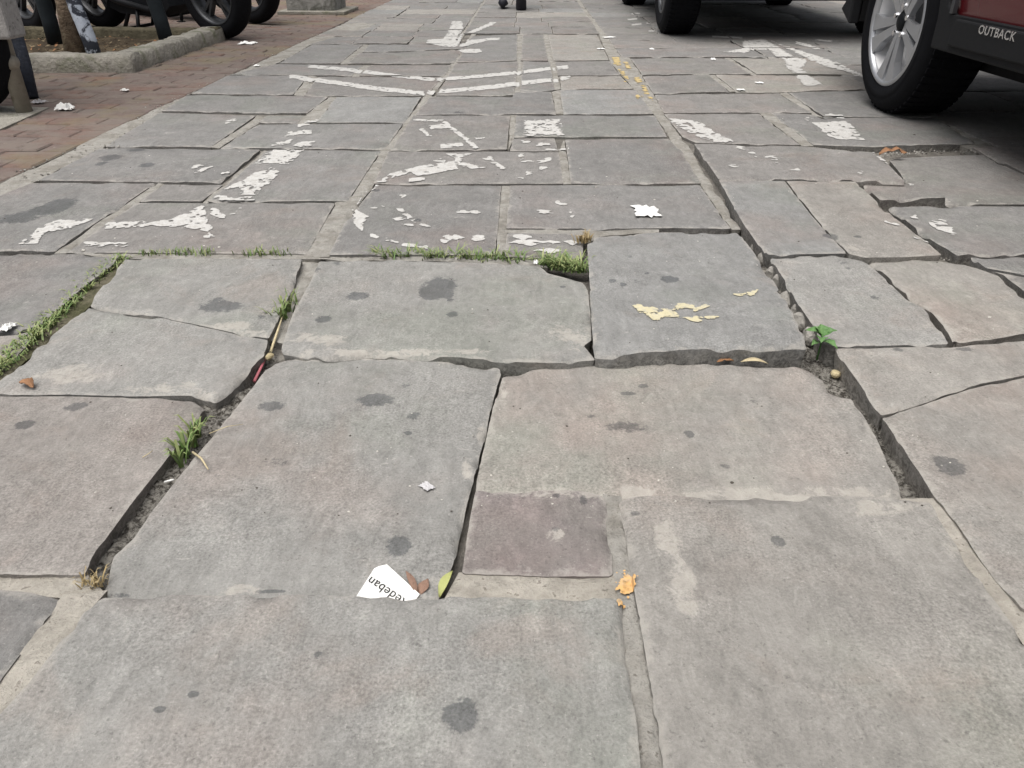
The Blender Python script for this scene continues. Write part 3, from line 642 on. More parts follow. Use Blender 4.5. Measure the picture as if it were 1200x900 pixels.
paint("painted_letter", [[(1088,262),(1102,256),(1124,277),(1112,276),(1098,270)], fl(1050,257,5,3), fl(1045,256,3,2), fl(1072,256,5,2), hs_([(1036,267),(1050,271)], 2), fl(1073,286,4,2), fl(1087,291,5,1.5), hs_([(1022,187),(1040,198),(1053,207)], 5), fl(1068,218,4,2)], WHITE_PAINT, "faint white paint flakes on the sunken cracked slabs", .006, .022, -.004, seed=19)
paint("painted_letter", [[(317,176),(356,175),(338,192),(300,191)], [(317,195),(327,202),(301,227),(282,227),(282,217),(262,222),(285,210),(300,202)], hs_([(252,230),(275,233),(296,232)], 5), [(317,171),(325,167),(342,163),(340,168)], [(345,170),(352,166),(368,165),(362,172),(350,173)], hs_([(335,157),(350,155),(364,154)], 5), hs_([(350,147),(362,144)], 3), hs_([(358,142),(373,140)], 3),
   [(237,240),(241,254),(247,263),(246,270),(225,266),(200,264),(200,257),(215,250)], hs_([(248,246),(262,252)], 7), hs_([(270,252),(283,244)], 3), hs_([(125,264),(160,262),(200,260)], 6), hs_([(100,285),(125,285.5),(150,286)], 4), hs_([(162,286),(170,286)], 2.5), fl(246,275,4,3),
   [(24,285),(47,267),(67,258),(107,257),(83,267),(50,273),(43,284)], hs_([(225,196),(240,193)], 3), hs_([(226,202),(248,196)], 3), hs_([(265,143),(277,139)], 3), fl(266,202,6,2)], WHITE_PAINT, "large chipped white hooked letter across the left slabs", .0045, .026, .008, seed=23)
paint("painted_bicycle_symbol", [hs_([(414,253),(419,239),(435,220),(458,206),(493,197),(533,191)], 5), [(413,244),(431,253),(425,262),(424,270),(416,262)], [(480,203),(505,194),(540,191),(536,198),(505,204),(490,206)], hs_([(480,211),(497,209)], 3.5), hs_([(435,275),(445,278)], 3), hs_([(452,280),(470,283)], 3), hs_([(472,286),(500,289)], 3), vs_([(468,244),(482,256),(503,266)], 6), fl(467,256,6,3), fl(478,263,5,1.5),
   hs_([(485,140),(519,141)], 2.5), vs_([(519,141),(527,148),(547,163),(561,176)], 6), [(502,147),(525,143),(528,150),(506,151)], vs_([(493,150),(503,159)], 5), hs_([(517,171),(542,169)], 4.5), [(523,180),(552,180),(542,184),(540,190),(569,196),(554,199),(532,192),(535,186)], vs_([(568,185),(578,190),(591,198)], 6), fl(574,186,5,2), hs_([(557,162),(568,161.5)], 2),
   fl(530,277,12,3), fl(560,277,9,4), fl(520,282,5,2), fl(450,241,4,2), fl(439,243,3,1.5), fl(472,229,3,1.5), fl(557,247,5,2), fl(540,247,8,2), fl(515,188,5,2)], WHITE_PAINT, "faded white painted bicycle symbol with one round wheel line left", .0045, .016, .016, seed=29)
paint("painted_letter", [[(615,141),(656,139.5),(660,158),(615,160)]], WHITE_PAINT, "mostly rubbed-off white square between two mortar joints", .006, .03, -.016, seed=31)
paint("painted_letter", [vs_([(611,180),(611,190)], 5), hs_([(612,189),(625,189)], 2), hs_([(630,190),(645,186)], 4), fl(636,196,5,3), fl(619,203,4,2.5), fl(610,209,4,1.5), fl(616,166,6,2.5), fl(636,169,8,2), hs_([(640,175),(668,174)], 2), fl(612,275,10,4), fl(620,283,16,3), fl(650,282,10,2), fl(668,283,7,3), fl(640,293,14,2.5), hs_([(630,247),(655,249)], 4), hs_([(652,236),(670,242),(668,248)], 3), fl(640,253,6,1.5), fl(673,254,4,2)], WHITE_PAINT, "small white paint flakes right of the bicycle symbol", .006, .018, .0, seed=37)
paint("white_dashes", [hs_([(740,16),(750,16)], 1.6), hs_([(735,23),(747,22)], 1.6), hs_([(740,29),(752,28)], 1.8), hs_([(757,27),(763,27)], 1.6), hs_([(760,36),(767,36)], 1.6), hs_([(835,42.5),(870,44)], 2)], WHITE_PAINT, "short white dashes beside the rear wheel of the dark car", .014, .012, .01, seed=41)  # thin white streaks lying flat on the slabs
paint("painted_line", [[(717,66),(725,66),(729,75),(721,76)], [(723,80),(730,80),(733,87),(726,88)], [(729,88),(735,88),(738,95),(731,96)], [(730,71),(735,71),(740,80),(735,79)], [(743,89),(749,89),(753,96),(746,96)], [(751,99),(756,99),(761,110),(756,109)], [(759,112),(764,112),(766,117),(761,116)], fl(748,112,4,3), fl(722,72,4,3)], YELLOW_PAINT, "worn yellow dashes along the right joint of the middle lane", .008, .02, .006, seed=43)
paint("paint_splash", [[(738,369),(757,373),(787,375),(794,387),(767,391),(750,383)], [(799,388),(815,386),(840,386),(817,394)], hs_([(793,372),(812,374)], 4), hs_([(812,378),(829,371)], 3), hs_([(790,376),(800,372)], 5)], CREAM_PAINT, "flaking cream yellow paint on the tilted raised slab", .0022, .014, -.012, seed=47)
paint("paint_splash", [[(857,358),(872,355),(886,352),(880,360),(866,361)]], CREAM_PAINT, "small bird-shaped cream paint mark near the open joint", .003, .008, .004, seed=53)
paint("paint_splash", [[(735 + 11 * math.cos(a) * random.uniform(.8, 1.1), 686 + 11 * math.sin(a) * random.uniform(.8, 1.1)) for a in [k * math.pi / 10 for k in range(20)]], fl(727,712,5,5)] + [fl(735 + random.gauss(0, 5.5), 685 + random.gauss(0, 5.5), random.uniform(.6, 1.8), random.uniform(.6, 1.8)) for _ in range(40)] + [fl(727 + random.gauss(0, 2.5), 712 + random.gauss(0, 2), 1.4, 1.4) for _ in range(10)], ORANGE_PAINT, "orange spray paint dot on the mortar between the front slabs", .0014, .006, .02, freq=190, seed=59, emin=-2, dz=.014, ero=2.2)

# ------------------------------------------------------------------ red pavers on the left
BR = tag(empty("brick_paving", (0, 0, 0)), "red brick paving along the left edge of the grey slabs", kind='structure')
O0 = at(-2, 213); E1 = (at(400, 27.5) - O0); E1.z = 0; E1.normalize(); EN = Vector((-E1.y, E1.x, 0))
def brick_mesh(seed, l=.198, w_=.098, t=.06):
    bm = bmesh.new(); bmesh.ops.create_cube(bm, size=1); rr = random.Random(seed)
    for v in bm.verts: v.co = Vector((v.co.x * l + rr.uniform(-.003, .003), v.co.y * w_ + rr.uniform(-.003, .003), (v.co.z - .5) * t + rr.uniform(-.002, .001)))
    bmesh.ops.bevel(bm, geom=[e for e in bm.edges if e.verts[0].co.z > -.01 and e.verts[1].co.z > -.01], offset=.005, segments=1, affect='EDGES')
    return bm
BM = []
for k in range(6):
    me = bpy.data.meshes.new("brick"); b = brick_mesh(k); b.to_mesh(me); b.free(); me.materials.append(BRICK); BM.append(me)
PLANT_C = (at(18, 69, .075), at(148, 67, .075), at(243, 37, .075), at(-10, 37, .075))
FO = [tuple(at(*p))[:2] for p in ((-40, 86), (158, 85), (264, 47), (20, 40))]
plant_poly = np.array([tuple(at(-60, 84))[:2], tuple(at(152, 82))[:2], tuple(at(256, 47))[:2], tuple(at(-130, 47))[:2]])
cells = []
nrow = 92; rr = random.Random(4)
for j in range(nrow):
    for i in range(-1, 17):
        u = (i + .5) * .202 + (.101 if j % 2 else 0); v = -.9 + j * .102
        if u < .1: continue
        p = O0 + E1 * v + EN * u; d, ins = seg_dist(np.array([[p.x, p.y]]), plant_poly)
        if ins[0] and d[0] > .03: continue
        x, y = pix(p.x, p.y); vis = -60 < x < 1260 and -25 < y < 960 and p.y > 0.3
        cells.append((not vis, (p - Vector((0, 0, H))).length, p, i, j))
for j in range(0, nrow, 2):      # half bricks along the straight edge
    v = -.9 + (j + 1) * .102; p = O0 + E1 * v + EN * .051; x, y = pix(p.x, p.y)
    cells.append((not (-60 < x < 1260 and -25 < y < 960 and p.y > .3), (p - Vector((0, 0, H))).length, p, -9, j))
cells.sort(key=lambda c: (c[0], c[1]))
rot = math.atan2(EN.y, EN.x)
bcols = [(.158, .112, .098), (.150, .114, .102), (.165, .112, .094), (.145, .113, .103), (.160, .122, .108), (.15, .116, .103)]
rest = MB(); half = None
bh = bpy.data.meshes.new("brick"); b = brick_mesh(77, .097); b.to_mesh(bh); b.free(); bh.materials.append(BRICK)
for k, (nv, dist, p, i, j) in enumerate(cells):
    z = rr.uniform(-.003, .003) - .001
    if k < 300:
        o = bpy.data.objects.new("brick", bh if i == -9 else rr.choice(BM)); COL.objects.link(o); o.parent = BR; o.location = (p.x, p.y, z)
        o.rotation_euler = (rr.uniform(-.012, .012), rr.uniform(-.012, .012), rot + rr.uniform(-.012, .012)); c = rr.choice(bcols); o.color = (*c, 1)
    else:
        b = brick_mesh(k % 17, .097 if i == -9 else .198); rest.bm(b, Matrix.Translation((p.x, p.y, z)) @ Matrix.Rotation(rot, 4, 'Z'))
ro = rest.build("bricks", BRICK, BR); ro.color = (.17, .118, .10, 1); ro['kind'] = 'stuff'
bb = MB(); q = [O0 + E1 * -1.0, O0 + E1 * 9, O0 + E1 * 9 + EN * 4, O0 + E1 * -1 + EN * 4]
bb.add([(p.x, p.y, -.0065) for p in q], [(0, 1, 2, 3)]); bb.build("brick_bed", SOIL, BR)

# ------------------------------------------------------------------ planter bed with tree and posts
kerb = tag(empty("planter_kerb", tuple(at(150, 82))), "worn concrete kerb around the planting bed with the young tree", "kerb")
def kerb_piece(a, b, w_=.13, h=.085, n=14, seed=0, flare=0):
    a = Vector(a); b = Vector(b); d = (b - a); L_ = d.length; d.normalize(); nn = Vector((-d.y, d.x, 0)); mb = MB()
    prof = [(-.004, -.03), (-.004, .02), (.004, h * .80), (.016, h * .97), (w_ * .5, h), (w_ - .014, h * .98), (w_ - .002, h * .85), (w_, -.03)]
    vs = []; m = len(prof); n = max(4, int(L_ / .022))
    for i in range(n + 1):
        for k, (x, z) in enumerate(prof):
            p = a + d * (L_ * i / n); nz = float(fbm(p.x * 14 + k * .7, p.y * 14 + seed, seed, 4, .7)) - .5
            p = p + nn * (x + nz * .018); p.z = max(z + nz * .022, -.03); vs.append(p)
    fs = [(i * m + k, (i + 1) * m + k, (i + 1) * m + k + 1, i * m + k + 1) for i in range(n) for k in range(m - 1)]
    fs += [tuple(range(m)), tuple(n * m + k for k in reversed(range(m)))]
    mb.add(vs, fs, 0, True); return mb
KF0, KF1, KB1, KB0 = at(-70, 86), at(157, 84.5), at(264, 47), at(-140, 47)
KERB_D = plain("mossy_dark_concrete", (.10, .088, .06), .95, .35, 14, .012, .15, c2=(.05, .045, .03), thr=(.45, .65), bsc=50)
def kp(a, b, seed):
    o = kerb_piece(a, b, seed=seed).build("kerbstone", KERB_D if seed == 5 else CONCRETE, kerb); o.location = -kerb.location; return o
mid = KF0.lerp(KF1, .45)
kp(KF0, mid - Vector((.004, 0, 0)), 1); kp(mid + Vector((.004, 0, 0)), KF1 + Vector((.0, 0, 0)), 2)
m2 = KF1.lerp(KB1, .5); dd = (KB1 - KF1).normalized()
kp(KF1 + dd * .003, m2 - dd * .004, 3); kp(m2 + dd * .004, KB1, 4); kp(KB1 + Vector((-.01, .0, 0)), KB0, 5); kp(KB0 + Vector((-.01, -.01, 0)), KF0, 6)
ins = [KF0 + Vector((.05, .08, 0)), KF1 + Vector((-.08, .1, 0)), KB1 + Vector((-.12, -.06, 0)), KB0 + Vector((.05, -.06, 0))]
sm = MB(); vs = []; NN = 36
for j in range(NN + 1):
    for i in range(NN + 1):
        a = ins[0].lerp(ins[1], i / NN); b = ins[3].lerp(ins[2], i / NN); p = a.lerp(b, j / NN)
        p.z = .025 + (float(fbm(p.x * 7, p.y * 7, 4, 4)) - .5) * .05; vs.append(p)
sm.add(vs, [(j * (NN + 1) + i, j * (NN + 1) + i + 1, (j + 1) * (NN + 1) + i + 1, (j + 1) * (NN + 1) + i) for j in range(NN) for i in range(NN)], 0, True)
tag(sm.build("planting_soil", LITTER_SOIL), "brown soil of the planting bed", kind='structure')
lm = MB(); rr = random.Random(9)
for k in range(420):
    a = ins[0].lerp(ins[1], rr.random()); b = ins[3].lerp(ins[2], rr.random() * .99); s_ = rr.random(); p = a.lerp(b, s_)
    p.z = .03 + (float(fbm(p.x * 7, p.y * 7, 4, 4)) - .5) * .05 + .004; L_ = rr.uniform(.006, .018); q = rr.uniform(0, 6.28); e = Vector((math.cos(q), math.sin(q), rr.uniform(-.3, .5))) * L_; f = Vector((-math.sin(q), math.cos(q), rr.uniform(-.3, .5))) * L_ * .4
    lm.add([p - e, p + f + Vector((0, 0, .004)), p + e, p - f], [(0, 1, 2), (0, 2, 3)], rr.randrange(3))
tag(lm.build("leaf_litter", [LEAFB, plain("old_litter", (.2, .16, .1), .9, .3), plain("rotting_leaf", (.10, .07, .04), .9, .3)]), "dry leaf litter scattered on the planting soil", kind='stuff')

def column_pt(px, py, d):       # a point at forward distance d on the view line of a pixel
    r = (px - 600) / F; u = (450 - py) / F; v = Vector((r, cP + u * sP, -sP + u * cP)); return Vector((0, 0, H)) + v * (d / v.y)
TB = column_pt(92, 70, 4.42); TB.z = .0; TT = column_pt(71, 0, 4.44)
tree = tag(empty("young_tree", TB), "young tree with a thin brown trunk in the planting bed", "tree")
pts = []; rs = []
for i in range(9):
    t = i / 8; p = Vector((-.0 - .03 * t, 0, 2.5 * t)); p.x += .02 * math.sin(t * 7); p.y += .015 * math.cos(t * 9); pts.append(p); rs.append(.053 - .018 * t + (.02 if i == 0 else 0))
tm = MB(); tm.tube(pts, rs, 12)
for k in range(7):
    q = k * 2.4; b0 = pts[8 - k % 3]; e = Vector((math.cos(q), math.sin(q), .9)) * rr.uniform(.6, .95); tm.tube([b0, b0 + e * .5 + Vector((0, 0, .1)), b0 + e], [.025, .016, .006], 6)
tm.build("trunk", BARK, tree)
V = []; Fc = []; T = []
for k in range(2600):
    c = Vector((rr.gauss(0, .42), rr.gauss(0, .42), 3.15 + rr.gauss(0, .33))); d = Vector((rr.gauss(0, 1), rr.gauss(0, 1), rr.gauss(0, .6))).normalized(); s_ = d.orthogonal().normalized(); L_ = rr.uniform(.05, .085)
    b = len(V); V += [c, c + d * L_ * .5 + s_ * L_ * .3, c + d * L_, c + d * L_ * .5 - s_ * L_ * .3]; Fc.append((b, b + 1, b + 2, b + 3)); T += [rr.random()] * 4
def toned(name, V, Fc, T, m, parent=None):
    me = bpy.data.meshes.new(name); me.from_pydata([tuple(v) for v in V], [], Fc); a = me.attributes.new('tone', 'FLOAT', 'POINT'); a.data.foreach_set('value', T); return link(name, me, m, parent)
toned("crown", V, Fc, T, CROWN, tree)

def post(name, base, top, r, m, label, cat="post"):
    base = Vector(base); top = Vector(top); d = top - base; full = base + d * (1.25 / max(d.z, .05)) if d.z < 1.25 else top
    o = empty(name, base); tag(o, label, cat)
    mb = MB(); n = 9; mb.tube([(full - base) * (i / n) + Vector((.004 * math.sin(i * 2.1), .004 * math.cos(i * 1.7), 0)) for i in range(n + 1)], r, 14); mb.build("shaft", m, o)
    cp = MB(); e = full - base; cp.tube([e, e + e.normalized() * .02], [r * 1.02, r * .6], 14); cp.build("cap", m, o); return o
b = column_pt(113, 70, 4.36); b.z = .02; tp = column_pt(84, -8, 4.40)
post("guard_post", b, tp, .036, POST_BW, "leaning post with flaking pale blue paint next to the tree trunk")
b = column_pt(64, 49, 5.2); b.z = .02; post("guard_post", b, column_pt(51, 0, 5.2), .045, POST_D, "dark grey steel post behind the tree trunk")
b = at(196, 52, .03); post("guard_post", b, column_pt(180, -2, b.y + .02), .042, POST_D, "dark steel post at the right end of the planting bed")

# pipe rail at the far left
b = at(29, 132); rail = tag(empty("pipe_rail", b), "weathered steel pipe barrier with a speckled grey panel at the left edge", "barrier")
mb = MB(); mb.tube([(0, 0, 0), (-.003, 0, .5), (-.006, 0, 1.0)], .031, 18); mb.build("upright", PIPE, rail)
q = column_pt(12, 73, b.y - .02) - b; mb = MB(); mb.tube([q, q + Vector((-.13, 0, 0)), q + Vector((-1.3, 0, -.004))], .029, 16); mb.lathe([(0.0, .03), (.02, .026), (.029, .0)], 16, 0, M=Matrix.Translation(q)); mb.build("crossbar", PIPE, rail)
q = column_pt(17, 46, b.y - .06) - b; mb = MB(); mb.box((q.x - .15, q.y + .035, q.z + .34), (.30, .12, .68), None, 0, .012); mb.build("panel", PANEL, rail)
b2 = column_pt(34, 117, 3.55); b2.z = 0; post("steel_post", at(35, 116), column_pt(13, 20, 3.66), .034, POST_B, "slate blue worn post just behind the pipe barrier")
# greenish concrete footing
fo = MB(); fp = [at(-80, 122), at(58, 127), at(0, 153), at(-80, 186)]; fo.prism([(p.x, p.y) for p in fp], lambda p: Vector((p[0], p[1], .004)), lambda p: Vector((p[0], p[1], -.05)))
tag(fo.build("concrete_footing", CONCRETE), "mossy concrete footing under the pipe barrier", "footing")
# grey block
cb = column_pt(366, 17, 7.55); cb.z = 0; blk = tag(empty("concrete_block", cb + Vector((0, .22, 0)), -.05), "grey stained concrete block at the far end of the red paving", "block")
mb = MB(); mb.box((0, 0, .30), (.44, .42, .58), None, 0, .02)
bm_ = mb.build("body", CONCRETE_D, blk); mb = MB(); mb.box((.02, -.02, .012), (.60, .56, .03), None, 0, .006); mb.build("plinth", CONCRETE, blk)

# ------------------------------------------------------------------ motorcycles
def spokes5(mb, ri, ro, w0, w1, x0, x1, n=5, ph=0.0, mi=0):
    for k in range(n):
        q = ph + 2 * math.pi * k / n; e = Vector((0, math.cos(q), math.sin(q))); t = Vector((0, -math.sin(q), math.cos(q)))
        poly = [(ri, -w0), (ro, -w1), (ro, w1), (ri, w0)]
        mb.prism(poly, lambda p: e * p[0] + t * p[1] + Vector((x0, 0, 0)), lambda p: e * p[0] + t * p[1] + Vector((x1, 0, 0)), mi)
def moto():
    root = empty("motorcycle")
    def wheel(cx, wd):
        Mx = Matrix.Translation((cx, 0, .295)) @ Matrix.Rotation(math.pi / 2, 4, 'Z'); wr = empty("wheel", (0, 0, 0), 0, root)
        t = MB(); prof = [(.198, -wd * .40), (.225, -wd * .54), (.258, -wd * .58), (.280, -wd * .44), (.292, -wd * .2), (.295, 0), (.292, wd * .2), (.280, wd * .44), (.258, wd * .58), (.225, wd * .54), (.198, wd * .40)]
        t.lathe(prof, 44, M=Mx)
        t.build("tyre", RUBBER, wr)
        r = MB(); r.lathe([(.205, -wd * .47), (.197, -wd * .48), (.188, -wd * .38), (.178, -wd * .1), (.178, wd * .1), (.188, wd * .38), (.197, wd * .48), (.205, wd * .47)], 40, M=Mx)
        rs_ = MB(); spokes5(rs_, .04, .184, .013, .008, -.018, .018, 5, .20); spokes5(rs_, .04, .184, .013, .008, -.018, .018, 5, .46)
        rs_.lathe([(.0, -.05), (.045, -.05), (.05, -.03), (.05, .03), (.045, .05), (0, .05)], 20)
        r.add([Mx @ Vector(p) for p in rs_.v], rs_.f); r.lathe([(.09, .052), (.125, .052), (.125, .056), (.09, .056)], 32, M=Mx, closed=True)
        r.build("rim", ALLOY_D, wr)
        return wr
    wheel(.64, .112); wheel(-.64, .13)
    m = MB(); m.box((.02, 0, .31), (.30, .22, .24), None, 0, .04); m.box((-.18, 0, .27), (.24, .24, .17), None, 0, .05); m.box((.16, 0, .36), (.12, .18, .22), Matrix.Rotation(.5, 3, 'Y'), 0, .03); m.build("engine", BLACK_M, root)
    m = MB(); m.prism([(-.36, .17), (-.25, .135), (.18, .13), (.30, .20), (.25, .30), (-.30, .26)], lambda p: Vector((p[0], -.12, p[1])), lambda p: Vector((p[0], .12, p[1]))); m.build("belly_cover", BLACK_PL, root)
    m = MB(); m.tube([(.50, 0, .78), (.22, 0, .30), (.05, 0, .2)], .022); m.tube([(.50, 0, .78), (.1, 0, .70), (-.5, 0, .66), (-.75, 0, .74)], .025); m.tube([(-.15, 0, .66), (-.2, 0, .3)], .022); m.tube([(-.2, -.09, .3), (-.64, -.09, .295)], .02); m.tube([(-.2, .09, .3), (-.64, .09, .295)], .02); m.build("frame", BLACK_M, root)
    m = MB(); 
    for s_ in (-1, 1): m.tube([(.64, s_ * .085, .28), (.52, s_ * .085, .62), (.44, s_ * .085, .90)], [.026, .024, .018])
    m.build("fork", BLACK_M, root)
    m = MB(); m.tube([(.44, 0, .93), (.42, .16, .96), (.36, .34, 1.0)], .012); m.tube([(.44, 0, .93), (.42, -.16, .96), (.36, -.34, 1.0)], .012); m.build("handlebar", BLACK_M, root)
    m = MB(); m.tube([(.38, 0, .80), (.2, 0, .84), (.0, 0, .80), (-.06, 0, .76)], [.07, .13, .12, .07], 14); m.build("fuel_tank", DARKCAR, root)
    m = MB(); m.tube([(-.06, 0, .78), (-.3, 0, .77), (-.62, 0, .84), (-.78, 0, .87)], [.09, .10, .085, .04], 12); m.build("seat", BLACK_PL, root)
    m = MB(); m.tube([(.2, -.1, .3), (.1, -.13, .17), (-.2, -.15, .22), (-.4, -.16, .28)], .022); m.tube([(-.4, -.17, .28), (-.62, -.18, .36), (-.82, -.19, .43)], [.04, .055, .05], 14); m.build("exhaust", BLACK_M, root)
    m = MB(); m.lathe([(.0, -.02), (.07, 0), (.085, .05), (.05, .12), (0, .14)], 20, M=Matrix.Translation((.6, 0, .82)) @ Matrix.Rotation(math.pi, 4, 'Z')); m.build("headlight", BLACK_PL, root)
    def fender(cx, a0, a1, r, wd):
        m = MB(); vs = []; n = 12
        for i in range(n + 1):
            q = a0 + (a1 - a0) * i / n
            for y_, rr_ in ((-wd, r - .03), (-wd * .8, r), (wd * .8, r), (wd, r - .03)): vs.append((cx + math.cos(q) * rr_, y_, .295 + math.sin(q) * rr_))
        m.add(vs, [(i * 4 + k, i * 4 + k + 1, i * 4 + 5 + k, i * 4 + 4 + k) for i in range(n) for k in range(3)], 0, True); return m
    fender(.64, .4, 2.6, .325, .065).build("front_fender", BLACK_PL, root); fender(-.64, .9, 3.0, .34, .075).build("rear_fender", BLACK_PL, root)
    m = MB(); m.tube([(-.05, -.12, .2), (-.0, -.2, .02)], .013); m.box((0, -.21, .01), (.06, .04, .012)); m.build("kickstand", BLACK_M, root)
    m = MB(); m.tube([(-.14, .10, .2), (-.26, .12, .03)], .014); m.tube([(-.14, -.10, .2), (-.26, -.12, .03)], .014); m.tube([(-.26, .12, .03), (-.26, -.12, .03)], .012); m.build("centre_stand", BLACK_M, root)
    return root
def place_moto(o, front, rear, label, lean=.06):
    f = Vector(front); r = Vector(rear); h = math.atan2(f.y - r.y, f.x - r.x); c = f - Vector((math.cos(h), math.sin(h))) * .64
    o.rotation_mode = 'XYZ'; o.location = (c.x, c.y, 0); o.rotation_euler = (lean, 0, h); tag(o, label, "motorcycle", "motorcycles parked side by side on the red paving")
m0 = moto()
DV = Vector((-1.25, .74))
F1 = Vector(tuple(at(264, 45))[:2])
place_moto(m0, F1, F1 + DV, "black motorcycle with five-spoke wheel resting at the corner of the planting bed")
for px, py, lab in ((301, 27.5, "black motorcycle whose wheel stands in front of the grey concrete block"), (44, 37, "black motorcycle behind the planting bed at the upper left edge"), (-22, 128, "black motorcycle almost hidden behind the pipe barrier")):
    c = copy_tree(m0); f = Vector(tuple(at(px, py))[:2]); place_moto(c, f, f + DV, lab, .05)

# ------------------------------------------------------------------ cars
def car_wheel(parent, loc, r, wd, rim_r, face, m_face, name="wheel", ph=-math.pi / 2, detailed=True):
    """local x axis = axle; face = -1 when the outside looks to -x"""
    wr = empty(name, loc, 0, parent); Mx = Matrix() if face < 0 else Matrix.Rotation(math.pi, 4, 'Z')
    a = -wd / 2
    t = MB(); t.lathe([(rim_r, a + .012), (rim_r + .012, a + .002), (r * .76, a + .001), (r * .775, a - .003), (r * .83, a - .004), (r * .84, a - .001), (r * .87, a - .003), (r * .93, a + .006), (r * .975, a + .022), (r * .995, a + .05), (r, 0), (r * .995, -a - .05), (r * .975, -a - .022), (r * .93, -a - .006), (r * .86, -a + .004), (rim_r, -a - .012)], 72, M=Mx)
    for k in range(60):
        q = 2 * math.pi * k / 60
        for xx in (-.075, -.03, .03, .075):
            bmx = bmesh.new(); bmesh.ops.create_cube(bmx, size=1)
            for v in bmx.verts: v.co = Vector((v.co.x * .034, v.co.y * .02, v.co.z * .008))
            t.bm(bmx, Mx @ Matrix.Rotation(q + (.03 if xx > 0 else 0), 4, 'X') @ Matrix.Translation((xx, 0, r * .9935)))
    t.build("tyre", RUBBER, wr)
    rm = MB()
    rm.lathe([(rim_r + .006, a + .006), (rim_r - .002, a + .0), (rim_r - .012, a + .006), (rim_r - .016, a + .02), (rim_r - .022, a + .12), (rim_r - .025, -a - .01)], 64, M=Mx)
    # spokes: five broad blades with a groove down the middle
    for k in range(5):
        q = ph + 2 * math.pi * k / 5; e = Vector((0, math.cos(q), math.sin(q))); tt = Vector((0, -math.sin(q), math.cos(q))); R0, R1 = .035, rim_r - .010
        for sg in (-1, 1):
            poly = [(R0, 0), (R0, sg * .030), (R0 + .05, sg * .036), (R1 * .65, sg * .047), (R1, sg * .088), (R1, sg * .014), (R1 * .80, sg * .011), (R0 + .05, sg * .003)]
            if sg < 0: poly = poly[::-1]
            f0 = lambda p: Mx @ (e * p[0] + tt * p[1] + Vector((a + .03 - .022 * (p[0] / R1) , 0, 0)))
            f1 = lambda p: Mx @ (e * p[0] + tt * p[1] * .94 + Vector((a + .046, 0, 0)))
            rm.prism(poly, f0, f1)
    rm.build("rim", m_face, wr)
    br_ = MB(); br_.lathe([(rim_r - .018, a + .02), (rim_r - .024, a + .06), (rim_r - .028, a + .15), (.14, a + .16)], 48, M=Mx); br_.build("rim_barrel", BARREL if m_face is SILVER else ALLOY_D, wr)
    hb = MB(); hb.lathe([(0, a + .018), (.026, a + .019), (.031, a + .024), (.034, a + .05)], 24, M=Mx); hb.build("hub_cap", BLACK_PL, wr)
    for k in range(5):
        ln = MB(); q = ph + 2 * math.pi * (k + .5) / 5; ln.tube([Mx @ Vector((a + .05, .054 * math.cos(q), .054 * math.sin(q))), Mx @ Vector((a + .018, .054 * math.cos(q), .054 * math.sin(q)))], .010, 6, sm=False)
        ln.build("lug_nut", CHROME, wr)
    bk = MB(); bk.lathe([(0, a + .13), (.125, a + .13), (.125, a + .15), (0, a + .15)], 28, M=Mx); bk.build("brake_disc", ALLOY_D, wr)
    return wr
def shell(profile, hw, n=1):
    """closed solid: side profile (y,z) swept across the width, half width given by hw(z)"""
    mb = MB(); mb.prism(profile, lambda p: Vector((-hw(p[1], p[0]), p[0], p[1])), lambda p: Vector((hw(p[1], p[0]), p[0], p[1])))
    return mb
def arc(cy, cz, r, a0, a1, n=12): return [(cy + r * math.cos(a0 + (a1 - a0) * i / n), cz + r * math.sin(a0 + (a1 - a0) * i / n)) for i in range(n + 1)]
